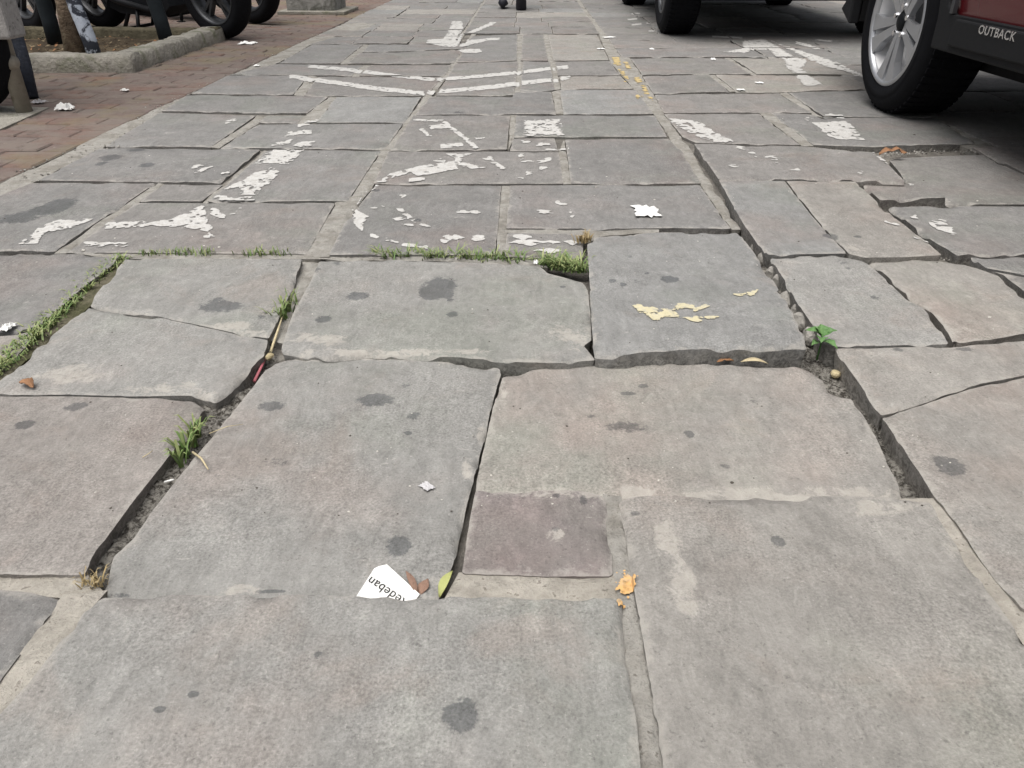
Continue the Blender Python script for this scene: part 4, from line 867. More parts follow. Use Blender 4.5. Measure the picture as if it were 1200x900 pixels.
def car(name, paint_m, label, loc, rz, L_f, L_r, fa, ra, hw_, zb, zbelt, roof, wheel_r, rim_r, wd, track, clad, badge=False, rim_m=SILVER):
    root = tag(empty(name, loc, rz), label, "car")
    AR = wheel_r + .065
    a0 = math.asin(max(-.9, (zb + .0 - wheel_r) / AR))
    def lower(zb_, R_):
        q = math.asin(max(-.9, min(.9, (zb_ - wheel_r) / R_)))
        p = [(-L_r + .12, zb_ + .08)] + arc(ra, wheel_r, R_, math.pi - q, q, 14) + arc(fa, wheel_r, R_, math.pi - q, q, 14) + [(L_f - .2, zb_ + .04), (L_f - .02, zb_ + .18)]
        return p
    prof = lower(zb + .09, AR + .03) + [(L_f, .62), (L_f - .06, .80), (L_f - .55, .92), (L_f - 1.12, zbelt + .02), (-L_r + .3, zbelt + .04), (-L_r + .03, zbelt - .06), (-L_r, .60)]
    f = lambda z, y: hw_ - .05 * max(0, (z - .62) / .4) ** 2 - .02 * max(0, (.5 - z) / .2) - .10 * max(0, (abs(y) - (L_f - .55)) / .55) ** 2
    b = shell(prof, f); o = b.build("body", paint_m, root)
    md = o.modifiers.new("b", 'BEVEL'); md.width = .018; md.segments = 2; md.limit_method = 'ANGLE'; md.angle_limit = R(40)
    un = shell([(-L_r + .25, .30), (-L_r + .25, zb + .34), (L_f - .15, zb + .34), (L_f - .25, .20), (fa, .19), (ra, .21)], lambda z, y: hw_ - .26); un.build("underbody", UNDER, root)
    # wheel housings and axle pieces
    for cy in (fa, ra):
        for s_ in (-1, 1):
            wh = MB(); p = arc(cy, wheel_r, AR + .03, R(-5), R(185), 16); p2 = arc(cy, wheel_r, AR + .005, R(-5), R(185), 16)
            wh.prism(p + p2[::-1], lambda q: Vector((s_ * (hw_ - .04), q[0], q[1])), lambda q: Vector((s_ * (hw_ - .34), q[0], q[1])))
            wh.build("wheel_housing", UNDER, root)
        ax = MB(); ax.tube([(-hw_ + .3, cy, wheel_r), (hw_ - .3, cy, wheel_r)], .05, 12); ax.build("axle", UNDER, root)
    # cladding: arches and sill, one outline per side
    for s_ in (-1, 1):
        qi = math.asin(max(-.95, (zb + .0 - wheel_r) / AR)); 
        inner = [(ra - AR - .12, zb + .05)] + [(ra - AR * math.cos(qi), zb)] + arc(ra, wheel_r, AR, math.pi - qi, qi, 14) + arc(fa, wheel_r, AR, math.pi - qi, qi, 14) + [(fa + AR + .12, zb + .05)]
        outer = arc(fa, wheel_r, AR + .058, R(8), R(180 - 12), 12) + [(fa - AR - .10, zb + .112), (ra + AR + .10, zb + .112)] + arc(ra, wheel_r, AR + .058, R(12), R(172), 12)
        m = MB(); m.prism(inner + outer, lambda q: Vector((s_ * (hw_ - .035), q[0], q[1])), lambda q: Vector((s_ * (hw_ + .008), q[0], q[1])))
        c = m.build("cladding", clad, root); md = c.modifiers.new("b", 'BEVEL'); md.width = .007; md.segments = 2; md.limit_method = 'ANGLE'; md.angle_limit = R(40)
        m = MB(); m.prism([(ra + AR + .22, zb + .03), (fa - AR - .13, zb + .022), (fa - AR - .15, zb + .104), (ra + AR + .16, zb + .104)], lambda q: Vector((s_ * (hw_ + .004), q[0], q[1])), lambda q: Vector((s_ * (hw_ + .02), q[0], q[1])))
        c = m.build("door_moulding", clad, root); md = c.modifiers.new("b", 'BEVEL'); md.width = .006; md.segments = 2
        m = MB(); m.prism([(fa - AR - .085, zb + .115), (fa - AR - .105, zb + .115), (fa - AR - .10, zb + .24), (fa - AR - .085, zb + .24)], lambda q: Vector((s_ * (hw_ + .0), q[0], q[1])), lambda q: Vector((s_ * (hw_ + .014), q[0], q[1]))); m.build("door_edge_trim", ALLOY_D, root)
        m = MB(); m.prism([(ra + .48, zbelt + .05), (.10, zbelt + .05), (.16, roof - .07), (ra + .62, roof - .10)], lambda q: Vector((s_ * (hw_ - .055 - .30 * (q[1] - zbelt)), q[0], q[1])), lambda q: Vector((s_ * (hw_ - .062 - .30 * (q[1] - zbelt)), q[0], q[1]))); 
        for hy in (fa - .95, fa - 1.95):
            m2 = MB(); m2.tube([(s_ * (hw_ - .02), hy + .1, zbelt - .12), (s_ * (hw_ + .02), hy + .06, zbelt - .115), (s_ * (hw_ + .02), hy - .06, zbelt - .115), (s_ * (hw_ - .02), hy - .1, zbelt - .12)], .012, 8); m2.build("door_handle", paint_m, root)
        m3 = MB(); m3.box((s_ * (hw_ + .10), fa - .62, zbelt + .06), (.2, .10, .13), None, 0, .03); m3.build("wing_mirror", paint_m, root)
        hl = MB(); hl.box((s_ * (hw_ - .22), L_f - .12, .72), (.34, .2, .14), Matrix.Rotation(-s_ * .3, 3, 'Z'), 0, .03); hl.build("headlight", GLASS, root)
        tl = MB(); tl.box((s_ * (hw_ - .17), -L_r + .04, .88), (.28, .12, .2), Matrix.Rotation(s_ * .15, 3, 'Z'), 0, .03); tl.build("tail_light", RED, root)
    gp = [(L_f - 1.18, zbelt), (L_f - 1.85, roof - .04), (L_f - 2.2, roof), (-L_r + .8, roof - .01), (-L_r + .35, roof - .1), (-L_r + .16, zbelt)]
    g = shell(gp, lambda z, y: hw_ - .06 - .32 * (z - zbelt)); g.build("windows", GLASS, root)
    rf = shell([(L_f - 1.98, roof + .004), (L_f - 2.2, roof + .022), (-L_r + .8, roof + .02), (-L_r + .33, roof - .075), (-L_r + .36, roof - .11), (-L_r + .8, roof - .008), (L_f - 2.2, roof - .006)], lambda z, y: hw_ - .06 - .32 * (roof - zbelt) + .012); rf.build("roof", paint_m, root)
    bp = shell([(-L_r - .03, zb + .30), (-L_r + .1, zb + .22), (-L_r + .14, zb + .5), (-L_r - .02, zb + .48)], lambda z, y: hw_ - .1); bp.build("rear_bumper", clad, root)
    for cy in (fa, ra):
        for s_ in (-1, 1): car_wheel(root, (s_ * (track - wd / 2), cy, wheel_r), wheel_r, wd, rim_r, s_, rim_m)
    if badge:
        cu = bpy.data.curves.new("badge_text", 'FONT'); cu.body = "OUTBACK"; cu.size = .040; cu.extrude = .0012; cu.space_character = 1.12; cu.offset = .0006
        tmp = bpy.data.objects.new("badge_text", cu); COL.objects.link(tmp); dg = bpy.context.evaluated_depsgraph_get(); me = bpy.data.meshes.new_from_object(tmp.evaluated_get(dg)); bpy.data.objects.remove(tmp)
        xs = [v.co.x for v in me.vertices]; wdt = max(xs) - min(xs); k = .205 / wdt
        for v in me.vertices:
            x, y, z = v.co; v.co = Vector((-(hw_ + .0205 + z), badge - (x - min(xs)) * k, zb + .078 + y * .85))
        me.flip_normals() if False else None
        link("lettering", me, CHROME, root)
    return root
YAW = -math.atan2(S.x, S.y)
car1 = car("parked_car", RED, "dark red car with silver five-spoke wheel and grey lower cladding at the right edge", (2.355, 1.88, 0), YAW, 2.31, 2.45, 1.37, -1.375, .925, .285, 1.02, 1.62, .331, .227, .235, .905, CLAD, badge=.665)
car2 = car("parked_car", DARKCAR, "dark car parked ahead of the red car showing only its tyres", (1.915, 7.30, 0), YAW, 2.2, 1.98, 1.28, -1.25, .86, .36, 1.06, 1.68, .335, .20, .23, .835, BLACK_PL, rim_m=ALLOY_D)

# ------------------------------------------------------------------ pedestrian (only the feet are in the picture)
def person():
    B = at(590, 10.3); root = tag(empty("person", (B.x + .08, B.y + .02, 0), YAW), "person in blue jeans and black shoes walking away up the pavement", "person")
    J = {'pel': (0, .0, .93), 'sp': (0, .02, 1.15), 'ch': (0, .03, 1.33), 'nk': (0, .04, 1.48), 'hd': (0, .05, 1.56), 'hd2': (0, .055, 1.68), 'hd3': (0, .05, 1.75),
         'shL': (-.18, .03, 1.42), 'elL': (-.23, -.06, 1.14), 'wrL': (-.22, .05, .90), 'shR': (.18, .03, 1.42), 'elR': (.23, .02, 1.14), 'wrR': (.22, .16, .92),
         'hpL': (-.09, 0, .90), 'knL': (-.09, .06, .49), 'anL': (-.085, -.01, .09), 'hpR': (.09, 0, .90), 'knR': (.09, .06, .50), 'anR': (.09, -.22, .17)}
    def skin(name, names, edges, rad, m, rootv):
        me = bpy.data.meshes.new(name); me.from_pydata([J[n] for n in names], [(names.index(a), names.index(b)) for a, b in edges], [])
        o = link(name, me, m, root); sk = o.modifiers.new("skin", 'SKIN'); sk.use_smooth_shade = True
        for i, n in enumerate(names):
            v = me.skin_vertices[0].data[i]; r_ = rad[n]; v.radius = r_ if isinstance(r_, tuple) else (r_, r_); v.use_root = n == rootv
        ss = o.modifiers.new("sub", 'SUBSURF'); ss.levels = 2; ss.render_levels = 2; return o
    for s_ in 'LR':
        sg = -1 if s_ == 'L' else 1; wx, wy, wz = J['wr' + s_]
        J['pm' + s_] = (wx, wy + .03, wz - .07)
    nm = ['pel', 'sp', 'ch', 'nk', 'hd', 'hd2', 'hd3', 'shL', 'elL', 'wrL', 'pmL', 'shR', 'elR', 'wrR', 'pmR', 'hpL', 'knL', 'anL', 'hpR', 'knR', 'anR']
    ed = [('pel', 'sp'), ('sp', 'ch'), ('ch', 'nk'), ('nk', 'hd'), ('hd', 'hd2'), ('hd2', 'hd3'), ('ch', 'shL'), ('shL', 'elL'), ('elL', 'wrL'), ('wrL', 'pmL'), ('ch', 'shR'), ('shR', 'elR'), ('elR', 'wrR'), ('wrR', 'pmR'), ('pel', 'hpL'), ('hpL', 'knL'), ('knL', 'anL'), ('pel', 'hpR'), ('hpR', 'knR'), ('knR', 'anR')]
    rad = dict(pel=(.15, .105), sp=(.13, .095), ch=(.15, .11), nk=.055, hd=.075, hd2=(.08, .095), hd3=.055, shL=.06, elL=.042, wrL=.028, pmL=(.036, .016), shR=.06, elR=.042, wrR=.028, pmR=(.036, .016), hpL=.085, knL=.055, anL=.035, hpR=.085, knR=.055, anR=.035)
    for s_ in 'LR':
        px, py, pz = J['pm' + s_]; sg = -1 if s_ == 'L' else 1
        for k, ln in enumerate((.065, .075, .07, .055)):
            a = 'f%d%s' % (k, s_); J[a] = (px - sg * .004, py + .03 - .02 * k, pz - .03); J[a + 'm'] = (px - sg * .012, py + .036 - .021 * k, pz - .03 - ln * .5); J[a + 't'] = (px - sg * .026, py + .036 - .021 * k, pz - .03 - ln)
            nm += [a, a + 'm', a + 't']; ed += [('pm' + s_, a), (a, a + 'm'), (a + 'm', a + 't')]; rad[a] = .009; rad[a + 'm'] = .0085; rad[a + 't'] = .007
        a = 'th' + s_; J[a] = (px - sg * .01, py + .045, pz + .01); J[a + 't'] = (px - sg * .02, py + .06, pz - .03); nm += [a, a + 't']; ed += [('pm' + s_, a), (a, a + 't')]; rad[a] = .011; rad[a + 't'] = .008
    skin("body", nm, ed, rad, SKIN, 'pel')
    rt = {k: (tuple(x + .012 for x in v) if isinstance(v, tuple) else v + .012) for k, v in rad.items()}
    rt2 = dict(rt, knL=.075, knR=.075, anL=.064, anR=.064, hpL=.1, hpR=.1)
    skin("trousers", ['pel', 'hpL', 'knL', 'anL', 'hpR', 'knR', 'anR'], [('pel', 'hpL'), ('hpL', 'knL'), ('knL', 'anL'), ('pel', 'hpR'), ('hpR', 'knR'), ('knR', 'anR')], rt2, DENIM, 'pel')
    skin("shirt", ['pel', 'sp', 'ch', 'shL', 'elL', 'shR', 'elR'], [('pel', 'sp'), ('sp', 'ch'), ('ch', 'shL'), ('shL', 'elL'), ('ch', 'shR'), ('shR', 'elR')], dict(rt, pel=(.17, .125), shL=.08, shR=.08, elL=.065, elR=.065), SHIRT, 'sp')
    J['hr0'] = (0, .03, 1.66); J['hr1'] = (0, .045, 1.76)
    skin("hair", ['hr0', 'hr1'], [('hr0', 'hr1')], dict(hr0=(.092, .085), hr1=(.06, .06)), HAIR, 'hr0')
    for s_, (ax, ay, az), pit in (('L', J['anL'], 0.0), ('R', J['anR'], -.95)):
        mb = MB(); out = []
        sec = [(-.075, .030, .075), (-.06, .040, .085), (0, .042, .09), (.08, .048, .065), (.15, .05, .05), (.19, .04, .04), (.205, .02, .03)]
        vs = []
        for (y_, hw2, tp_) in sec:
            for k in range(10):
                q = 2 * math.pi * k / 10; cx = math.cos(q) * hw2; cz = math.sin(q); cz = (cz * .5 + .5) ** .7 * tp_; vs.append(Vector((cx, y_, cz - .085)))
        fs = [(i * 10 + k, i * 10 + (k + 1) % 10, i * 10 + 10 + (k + 1) % 10, i * 10 + 10 + k) for i in range(len(sec) - 1) for k in range(10)] + [tuple(range(10)), tuple(len(sec) * 10 - 10 + k for k in range(10))]
        Rm = Matrix.Translation((ax, ay, az)) @ Matrix.Rotation(pit, 4, 'X'); mb.add([Rm @ v for v in vs], fs, 0, True); mb.build("shoe", SHOE, root)
person()

# ------------------------------------------------------------------ grass, weeds, litter
def tuft(name, spots, label, cat="grass tuft", kind=None, m=GRASS, hgt=(.02, .045), width=.0022, seed=1, zb=-.01, spread=.6, dry=.15, group=None):
    rr = random.Random(seed); V = []; Fc = []; T = []
    o0 = at(*spots[0][:2], max(zb, -.008)) if not isinstance(spots[0][0], Vector) else spots[0][0]
    for (x, y, n, r) in spots:
        c = at(x, y, max(zb, -.008))
        for k in range(n):
            p = Vector((c.x + rr.gauss(0, r), c.y + rr.gauss(0, r * .6), zb + .0)) - o0; q = rr.uniform(0, 6.283); h = rr.uniform(*hgt); ln = rr.uniform(.2, spread) * h * 1.6
            d = Vector((math.cos(q), math.sin(q), 0)); sd_ = Vector((-d.y, d.x, 0)) * width * rr.uniform(.6, 1.3); t0 = rr.random() ** 2 * .7 + (.3 if rr.random() < dry else 0)
            b = len(V); cur = [(0, 0, 1), (.33, .55, .9), (.7, .9, .65), (1, 1.0 - .25 * rr.random(), .05)]
            for (a_, z_, w_) in cur:
                cp_ = p + d * ln * a_ + Vector((0, 0, h * z_)); V += [cp_ - sd_ * w_, cp_ + sd_ * w_]; T += [min(1, t0 + a_ * .25)] * 2
            Fc += [(b + 2 * i, b + 2 * i + 1, b + 2 * i + 3, b + 2 * i + 2) for i in range(3)]
    o = toned(name, V, Fc, T, m); o.location = o0; tag(o, label, cat if not kind else None, group, kind); return o
tuft("grass_strip", [(445 + 8 * i, 300 + 1.0 * math.sin(i) + i * .22, (26, 12, 30, 18, 8)[i % 5], .013) for i in range(22)], "thick grass strip along the joint in front of the bicycle symbol", "grass", hgt=(.006, .028), width=.0014, seed=2, zb=-.010, spread=1.3, dry=.35, kind="stuff")
tuft("grass_tuft", [(640, 309, 50, .012), (650, 312, 70, .014), (660, 314, 80, .016), (672, 316, 70, .014), (680, 318, 50, .01)], "dense grass tuft by the left back corner of the tilted slab", hgt=(.008, .034), width=.0017, seed=3, zb=-.010, spread=1.3, dry=.25)
tuft("grass_strip", [(200 + 8 * i, 299, 12, .012) for i in range(7)] + [(165 + 9 * i, 299, 7, .01) for i in range(4)] + [(290 + 8 * i, 299.5, 12, .011) for i in range(6)], "short sparse grass in the joint below the hooked letter", "grass", hgt=(.008, .02), width=.0013, seed=4, zb=-.006, dry=.4, kind="stuff")
sp = []
for i in range(30):
    t = i / 29; a = [(140, 305), (110, 327), (75, 362), (45, 390), (15, 415), (-10, 440)]; k = min(int(t * 5), 4); f = t * 5 - k
    sp.append((a[k][0] + (a[k + 1][0] - a[k][0]) * f + 2, a[k][1] + (a[k + 1][1] - a[k][1]) * f, (44, 24, 50, 32)[i % 4], .009))
tuft("grass_strip", sp, "low green grass filling the slanting joint at the left edge", "grass", hgt=(.004, .017), width=.0015, seed=5, zb=-.008, dry=.45, spread=1.3, kind="stuff")
tuft("grass_tuft", [(335, 362, 26, .008), (328, 372, 26, .008), (341, 352, 10, .006)], "small pale grass tuft in the joint above the pink stick", hgt=(.02, .04), width=.0016, seed=6, zb=-.014, dry=.4)
tuft("grass_tuft", [(232, 508, 12, .003), (225, 518, 16, .0035), (218, 530, 18, .0035), (211, 542, 12, .003)], "broad-bladed grass tuft growing from the open joint at left", hgt=(.026, .045), width=.0022, seed=7, zb=-.016, spread=.5, dry=.15)
tuft("dry_grass_clump", [(684, 284, 60, .008), (688, 281, 40, .006)], "brown dry root clump at the back corner of the tilted slab", "dry grass", m=GRASSD, hgt=(.006, .022), width=.0014, seed=8, zb=.004)
tuft("grass_tuft", [(108, 690, 40, .006), (112, 684, 30, .006)], "dry grey root tuft at the lower end of the left open joint", "dry grass", m=GRASSD, hgt=(.006, .02), width=.0009, seed=12, zb=-.008, dry=1)

def leaf_mesh(L_, w_, bend=.25, fold=.25, n=8, crinkle=.0):
    V = []; Fc = []; rr = random.Random(int(L_ * 1e5))
    for i in range(n + 1):
        t = i / n; ww = w_ * math.sin(math.pi * min(.98, max(.03, t)) ** .85) ; z = bend * L_ * (t - t * t) * 2
        for s_ in (-1, 0, 1): V.append(Vector((t * L_, s_ * ww * (1 + rr.uniform(-.2, .2) * crinkle), z + abs(s_) * ww * fold + rr.uniform(-1, 1) * crinkle * w_ * .4)))
    for i in range(n):
        for k in range(2): Fc.append((i * 3 + k, i * 3 + k + 1, i * 3 + 4 + k, i * 3 + 3 + k))
    return V, Fc
def leaf(name, px, py, z, L_, w_, rz, m, label, tilt=(0, 0), cat="leaf", **k):
    V, Fc = leaf_mesh(L_, w_, **k); mb = MB(); mb.add(V, Fc, 0, True); o = mb.build(name, m); o.location = at(px, py, z); o.rotation_euler = (tilt[0], tilt[1], rz)
    md = o.modifiers.new("s", 'SOLIDIFY'); md.thickness = .0005; tag(o, label, cat); return o
leaf("fallen_leaf", 25, 447, .008, .035, .009, -.55, LEAFO, "curled orange dry leaf on the pale broken slab edge at left", crinkle=1.0)
leaf("fallen_leaf", 1030, 180, .022, .085, .020, -.1, LEAFO, "orange brown leaf at the edge of the shade behind the cracked slab", crinkle=.8)
leaf("fallen_leaf", 868, 424, .006, .045, .006, -.15, STRAW, "slim straw-coloured leaf under the front face of the tilted slab")
leaf("fallen_leaf", 840, 424, .005, .03, .004, .1, LEAFB, "tiny brown leaf scrap under the front face of the tilted slab", crinkle=1)
leaf("fallen_leaf", 489, 696, -.006, .032, .004, 2.1, LEAFP, "slim pinkish brown leaf stuck beside the white receipt", (0, -.3))
leaf("fallen_leaf", 492, 697, -.008, .022, .006, 1.2, LEAFP, "broad pinkish brown leaf behind the white receipt", (0, -.2), crinkle=.6)
leaf("fallen_leaf", 515, 700, -.006, .034, .005, 1.15, LEAFY, "yellow green leaf at the foot of the narrow open joint", (0, -.35), fold=.9)
leaf("fallen_leaf", 197, 560, -.03, .03, .006, 1.4, LEAFB, "small tan leaf under the grass tuft in the left open joint", (0, -.4))
def stick(name, a, b, r, m, label, cat="stick", mid=0.004):
    a = Vector(a); b = Vector(b); mb = MB(); c = (a + b) / 2 + Vector((.002, 0, mid)); mb.tube([Vector(), c - a, b - a], [r, r * .9, r * .5], 7); o = mb.build(name, m); o.location = a; return tag(o, label, cat)
stick("straw", at(317, 413, -.012), at(331, 371, -.004), .0026, STRAW, "pale dry stem lying along the joint above the yellow stone", "straw")
stick("plastic_strip", at(298, 447, -.02), at(311, 421, -.010), .0028, PINKST, "thin faded pink plastic strip in the left open joint", "plastic strip")
stick("straw", at(226, 530, .004), at(244, 550, .004), .0018, STRAW, "short white straw crossing the edge below the grass tuft", "straw")
stick("straw", at(245, 508, .004), at(285, 497, .004), .0007, STRAW, "thin hair-like dry stem beside the left open joint", "straw", .004)
stick("straw", at(167, 536, .008), at(179, 528, .008), .0007, STRAW, "tiny dry straw lying on the left slab", "straw", .001)
stick("straw", at(193, 565, -.012), at(204, 562, -.008), .0016, PAPER, "stubby white stem at the lower end of the grass tuft", "straw", .001)

def rock(name, px, py, z, sx, sy, sz, m, label, cat="stone", group=None, seed=0, rz=0):
    bm = bmesh.new(); bmesh.ops.create_icosphere(bm, subdivisions=2, radius=1); rr = random.Random(seed)
    fx = [rr.uniform(.55, .95) for _ in range(7)]; ns = [Vector((rr.gauss(0, 1), rr.gauss(0, 1), rr.gauss(0, 1))).normalized() for _ in range(7)]
    for v in bm.verts:
        p = v.co.copy()
        for n_, d_ in zip(ns, fx):
            e = p.dot(n_)
            if e > d_: p -= n_ * (e - d_)
        v.co = Vector((p.x * sx, p.y * sy, p.z * sz))
    me = bpy.data.meshes.new(name); bm.to_mesh(me); bm.free(); o = link(name, me, m, None, at(px, py, z)); o.rotation_euler = (0, 0, rz); return tag(o, label, cat, group)
YST = plain("yellowish_stone", (.46, .39, .24), .9, .2, 60, .003, .2)
rock("pebble", 316, 418, -.004, .009, .008, .007, YST, "yellowish stone wedged at the top of the left open joint", seed=3)
rock("pebble", 979, 438, -.018, .009, .009, .008, YST, "yellow brown pebble in the gap below the green seedling", seed=5)
GR = "lumps of broken mortar in the open joint"
for k, (x, y, sx, sy, lab) in enumerate([(903, 322, .010, .012, "small dark lump of mortar high in the open joint beside the tilted slab"), (911, 331, .014, .014, "rounded pale mortar lump in the open joint, second from the back"), (924, 352, .020, .022, "square grey mortar lump in the middle of the open joint"), (932, 366, .012, .010, "small grey mortar chip between two larger lumps"), (938, 378, .021, .024, "largest pale mortar lump in the open joint"), (893, 305, .010, .014, "dark mortar lump at the narrow back part of the open joint"), (948, 395, .018, .018, "pale mortar lump just behind the green seedling"), (885, 291, .012, .014, "grey mortar lump at the far end of the open joint")]):
    rock("mortar_lump", x, y, -.012, sx, sy, .02, PEBBLE, lab, "rubble", GR, seed=20 + k, rz=.6)
rb = MB(); rr = random.Random(31)                                # crumbs in the open joints
def crumbs(path, n, w_, z):
    for k in range(n):
        t = rr.random() * (len(path) - 1); i = int(t); f = t - i; a = at(*path[i], max(z, -.012)); b = at(*path[min(i + 1, len(path) - 1)], max(z, -.012)); a.z = b.z = z; p = a.lerp(b, f) + Vector((rr.gauss(0, w_), rr.gauss(0, w_ * .5), 0)); s_ = rr.uniform(.0015, .0045)
        bm = bmesh.new(); bmesh.ops.create_icosphere(bm, subdivisions=1, radius=s_)
        for v in bm.verts: v.co = Vector((v.co.x * rr.uniform(.6, 1.3), v.co.y * rr.uniform(.6, 1.3), v.co.z * rr.uniform(.5, 1)))
        rb.bm(bm, Matrix.Translation(p), rr.randrange(2))
crumbs([(250, 478), (225, 515), (200, 550), (165, 600), (130, 645), (108, 685)], 340, .010, -.032)
crumbs([(268, 470), (290, 445), (312, 418)], 90, .006, -.032); crumbs([(985, 455), (1010, 480), (1040, 520), (1080, 575)], 220, .009, -.032)
crumbs([(875, 272), (900, 315), (930, 360), (955, 405)], 160, .008, -.03); crumbs([(700, 421), (800, 420), (900, 420), (950, 425)], 120, .005, -.03)
crumbs([(30, 215), (120, 168), (215, 112), (320, 66), (420, 20)], 420, .045, -.002); crumbs([(1030, 182), (1080, 178), (1150, 178)], 120, .03, -.01)
crumbs([(1110, 300), (1140, 303), (1170, 315), (1200, 335)], 80, .01, -.02); crumbs([(1043, 332), (1070, 350), (1100, 385)], 60, .008, -.03)
tag(rb.build("joint_rubble", [PEBBLE, SOIL]), "crumbs of soil and mortar lying in the joints", kind='stuff')
gb = MB(); rr = random.Random(77); GP_ = []
for k in range(420):
    d = .75 + 2.6 * rr.random() ** 1.6; GP_.append((rr.uniform(-.62, .62) * d * 1.15, d))
GZ, GE = surf_z(np.array(GP_))
for (x, y), z, e in zip(GP_, GZ, GE):
    if math.isnan(z) or e < .006: continue
    bm = bmesh.new(); bmesh.ops.create_icosphere(bm, subdivisions=1, radius=rr.uniform(.0006, .0016) * (1 + .5 * (y > 1.6)) * (1.9 if rr.random() < .06 else 1))
    for v in bm.verts: v.co = Vector((v.co.x * rr.uniform(.7, 1.6), v.co.y * rr.uniform(.7, 1.4), v.co.z * rr.uniform(.4, .8)))
    gb.bm(bm, Matrix.Translation((x, y, z + .0004)), rr.randrange(3))
tag(gb.build("loose_grit", [PEBBLE, plain("dark_grit", (.07, .06, .05), .9, .2), plain("pale_grit", (.55, .53, .48), .85, .2)]), "tiny bits of grit lying loose on the slabs", kind='stuff')
# raised hump of dark soil by the left joint corner
for (x, y, sx, sy, sz, z, sd0) in ((243, 478, .022, .02, .02, -.03, 61), (258, 487, .02, .018, .016, -.035, 62)):
    rock("soil_clod", x, y, z, sx, sy, sz, SOIL, "dark soil clod at the bend of the left open joint" if sd0 == 61 else "dark soil clod just right of the bend of the left open joint", "soil clod", seed=sd0)

# seedling
def seedling():
    o0 = at(957, 422, -.02); root = tag(empty("seedling", o0), "small bright green seedling growing at the front corner of the tilted slab", "plant")
    st = MB(); st.tube([(0, 0, 0), (.001, 0, .03), (0, -.002, .048)], [.0018, .0014, .001], 6); st.build("stem", PLANTM, root)
    for k, (q, L_, w_, up, z) in enumerate([(.2, .036, .010, .35, .045), (3.0, .040, .011, .35, .045), (1.5, .03, .009, .6, .047), (4.3, .034, .010, .2, .042), (5.4, .040, .010, -.05, .036), (3.7, .030, .008, .05, .034), (2.2, .026, .008, .4, .05), (.9, .03, .008, .5, .046)]):
        V, Fc = leaf_mesh(L_ * .8, w_ * .95, bend=.35, fold=.35, n=7, crinkle=.35); T = [.2 + .5 * (i % 3 == 1) + .05 * k for i in range(len(V))]
        o = toned("leaf", V, Fc, T, PLANTM, root); o.location = (0, 0, z); o.rotation_euler = (0, -up, q)
seedling()

# papers
def crumple(name, px, py, w_, d_, h, label, m=PAPER, seed=0, z=.004, cat="paper", rz=0):
    rr = random.Random(seed); n = 7; V = []; Fc = []
    for j in range(n + 1):
        for i in range(n + 1):
            u = i / n * 2 - 1; v = j / n * 2 - 1; r_ = max(abs(u), abs(v)); k = 1 - .35 * rr.random() * r_
            V.append(Vector((u * w_ / 2 * k, v * d_ / 2 * k, h * (rr.random() ** 1.3) * (1.1 - r_ * .75))))
    for j in range(n):
        for i in range(n): Fc.append((j * (n + 1) + i, j * (n + 1) + i + 1, (j + 1) * (n + 1) + i + 1, (j + 1) * (n + 1) + i))
    mb = MB(); mb.add(V, Fc, 0, False); o = mb.build(name, m); o.location = at(px, py, z); o.rotation_euler = (0, 0, rz); md = o.modifiers.new("s", 'SOLIDIFY'); md.thickness = .0006; return tag(o, label, cat)
GP = "scraps of white litter"
crumple("crumpled_tissue", 758, 248, .075, .10, .016, "flat crumpled white tissue on the slab behind the tilted slab", seed=1)
crumple("crumpled_tissue", 76, 128, .085, .06, .035, "bright white crumpled tissue on the red paving by the pipe barrier", seed=2)
crumple("crumpled_tissue", 46, 120, .06, .05, .018, "greyish crumpled paper at the foot of the slate blue post", PAPER_G, seed=3)
crumple("paper_scrap", 290, 51, .12, .10, .02, "white paper scrap in front of the motorcycle wheel", seed=4)
crumple("paper_scrap", 146, 106, .035, .03, .012, "tiny white paper scrap on the red paving below the kerb", seed=5)
crumple("paper_scrap", 301, 77, .035, .04, .01, "small white scrap on the gravel strip near the chevrons", seed=6)
crumple("paper_scrap", 714, 43.5, .10, .05, .006, "long white paper strip across the joint near the yellow dashes", seed=7, rz=.2)
crumple("paper_scrap", 704, 57, .055, .05, .006, "small white paper left of the joint near the yellow dashes", seed=8)
crumple("paper_scrap", 764, 57.5, .03, .05, .008, "tiny white scrap in front of the dark car's rear wheel", seed=9)
crumple("crumpled_tissue", 836, 70, .03, .05, .018, "small round white wad left of the arrow in front of the dark car", seed=10)
crumple("paper_scrap", 890, 97, .045, .04, .006, "white paper scrap just under the tail of the arrow in front of the dark car", seed=11)
crumple("paper_scrap", 868, 105, .04, .035, .005, "white paper scrap on a slab joint, left of the scrap under the arrow tail", seed=12)
crumple("paper_scrap", 313, 82, .0, .0, .0, "x", seed=13) if False else None
crumple("paper_scrap", 8, 384, .025, .035, .012, "torn white paper at the left edge beside the grass joint", seed=14)
crumple("paper_scrap", 500, 570, .016, .022, .0015, "small pale diamond-shaped sticker on the large front slab", PAPER_G, seed=15, rz=.78, z=.0)
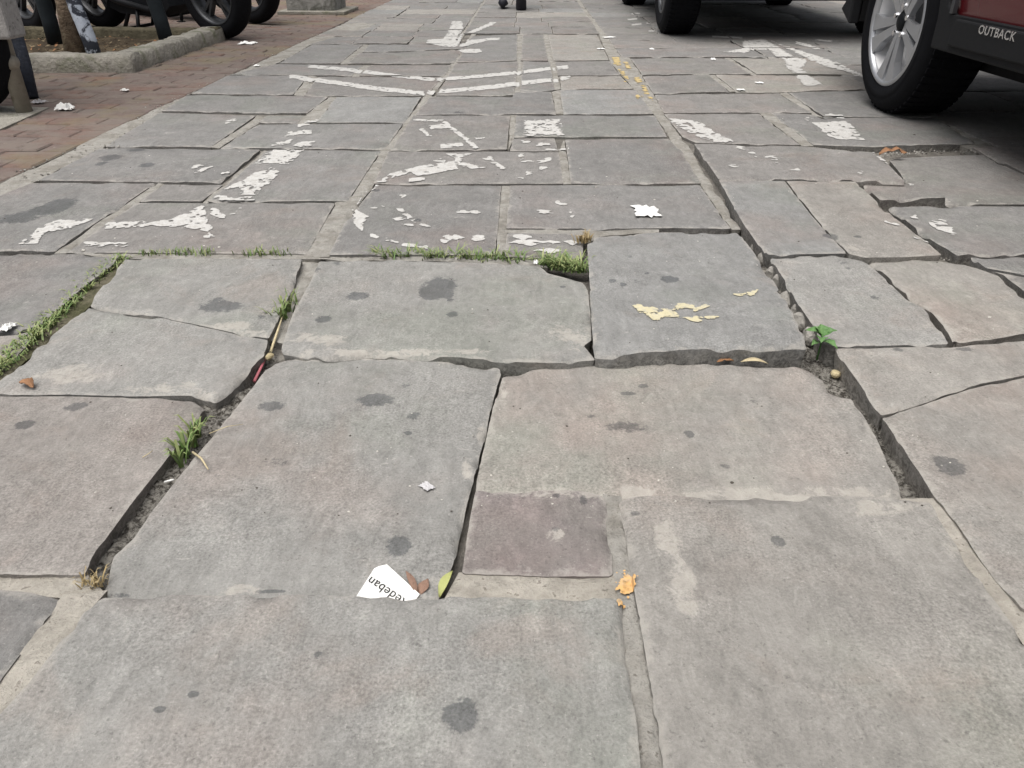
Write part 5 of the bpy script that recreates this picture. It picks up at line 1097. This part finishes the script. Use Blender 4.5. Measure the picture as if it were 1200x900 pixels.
crumple("paper_scrap", 628, 308, .012, .02, .012, "white chip of paper between two grass tufts", seed=16)
crumple("paper_scrap", 272, 18, .06, .04, .05, "white paper caught in the motorcycle wheel", seed=17, z=.13) if False else None
# receipt wedged in the front joint
rc = tag(empty("receipt", at(470, 700, -.008)), "white printed receipt standing in the joint of the front slab", "receipt")
W = [at(x, y, -.008) - rc.location for x, y in ((418, 700), (441, 671), (447, 669), (456, 667), (492, 699), (480, 712), (430, 712))]
lift = [.002, .014, .0155, .016, .004, -.004, -.004]
rot_l = [Vector((p.x, p.y * .80, p.z + l)) for p, l in zip(W, lift)]
mb = MB(); mb.add(rot_l + [p - Vector((0, 0, .0005)) for p in rot_l], [tuple(range(7)), tuple(range(13, 6, -1))] + [(i, (i + 1) % 7, 7 + (i + 1) % 7, 7 + i) for i in range(7)]); mb.build("paper", PAPER, rc)
INK = plain("black_ink", (.02, .02, .02), .8, .05, 20, 0, .2)
cu = bpy.data.curves.new("print", 'FONT'); cu.body = "Redeban"; cu.size = .0155; cu.extrude = .00005; cu.space_character = 1.05
tmp = bpy.data.objects.new("print", cu); COL.objects.link(tmp); dg = bpy.context.evaluated_depsgraph_get(); me = bpy.data.meshes.new_from_object(tmp.evaluated_get(dg)); bpy.data.objects.remove(tmp)
# lay the print in the plane of the paper, upside down: it ends at the upper left and runs down to the right
A = np.array([[1, p.x, p.y] for p in rot_l]); pl = np.linalg.lstsq(A, np.array([p.z for p in rot_l]), rcond=None)[0]
e = at(436, 683, 0) - at(470, 703, 0); e.z = 0; e.normalize(); up = Vector((e.y, -e.x, 0)) * -1
xs = [v.co.x for v in me.vertices]; x1 = max(xs); end = at(437, 681, 0) - at(470, 700, 0)
up = Vector((-e.y, e.x, 0))
for v in me.vertices:
    p = end + e * (v.co.x - x1) + up * v.co.y; v.co = Vector((p.x, p.y * .85, 0)); v.co.z = pl[0] + pl[1] * v.co.x + pl[2] * v.co.y + .0012
link("print", me, INK, rc)
print("slabs", NSLAB)
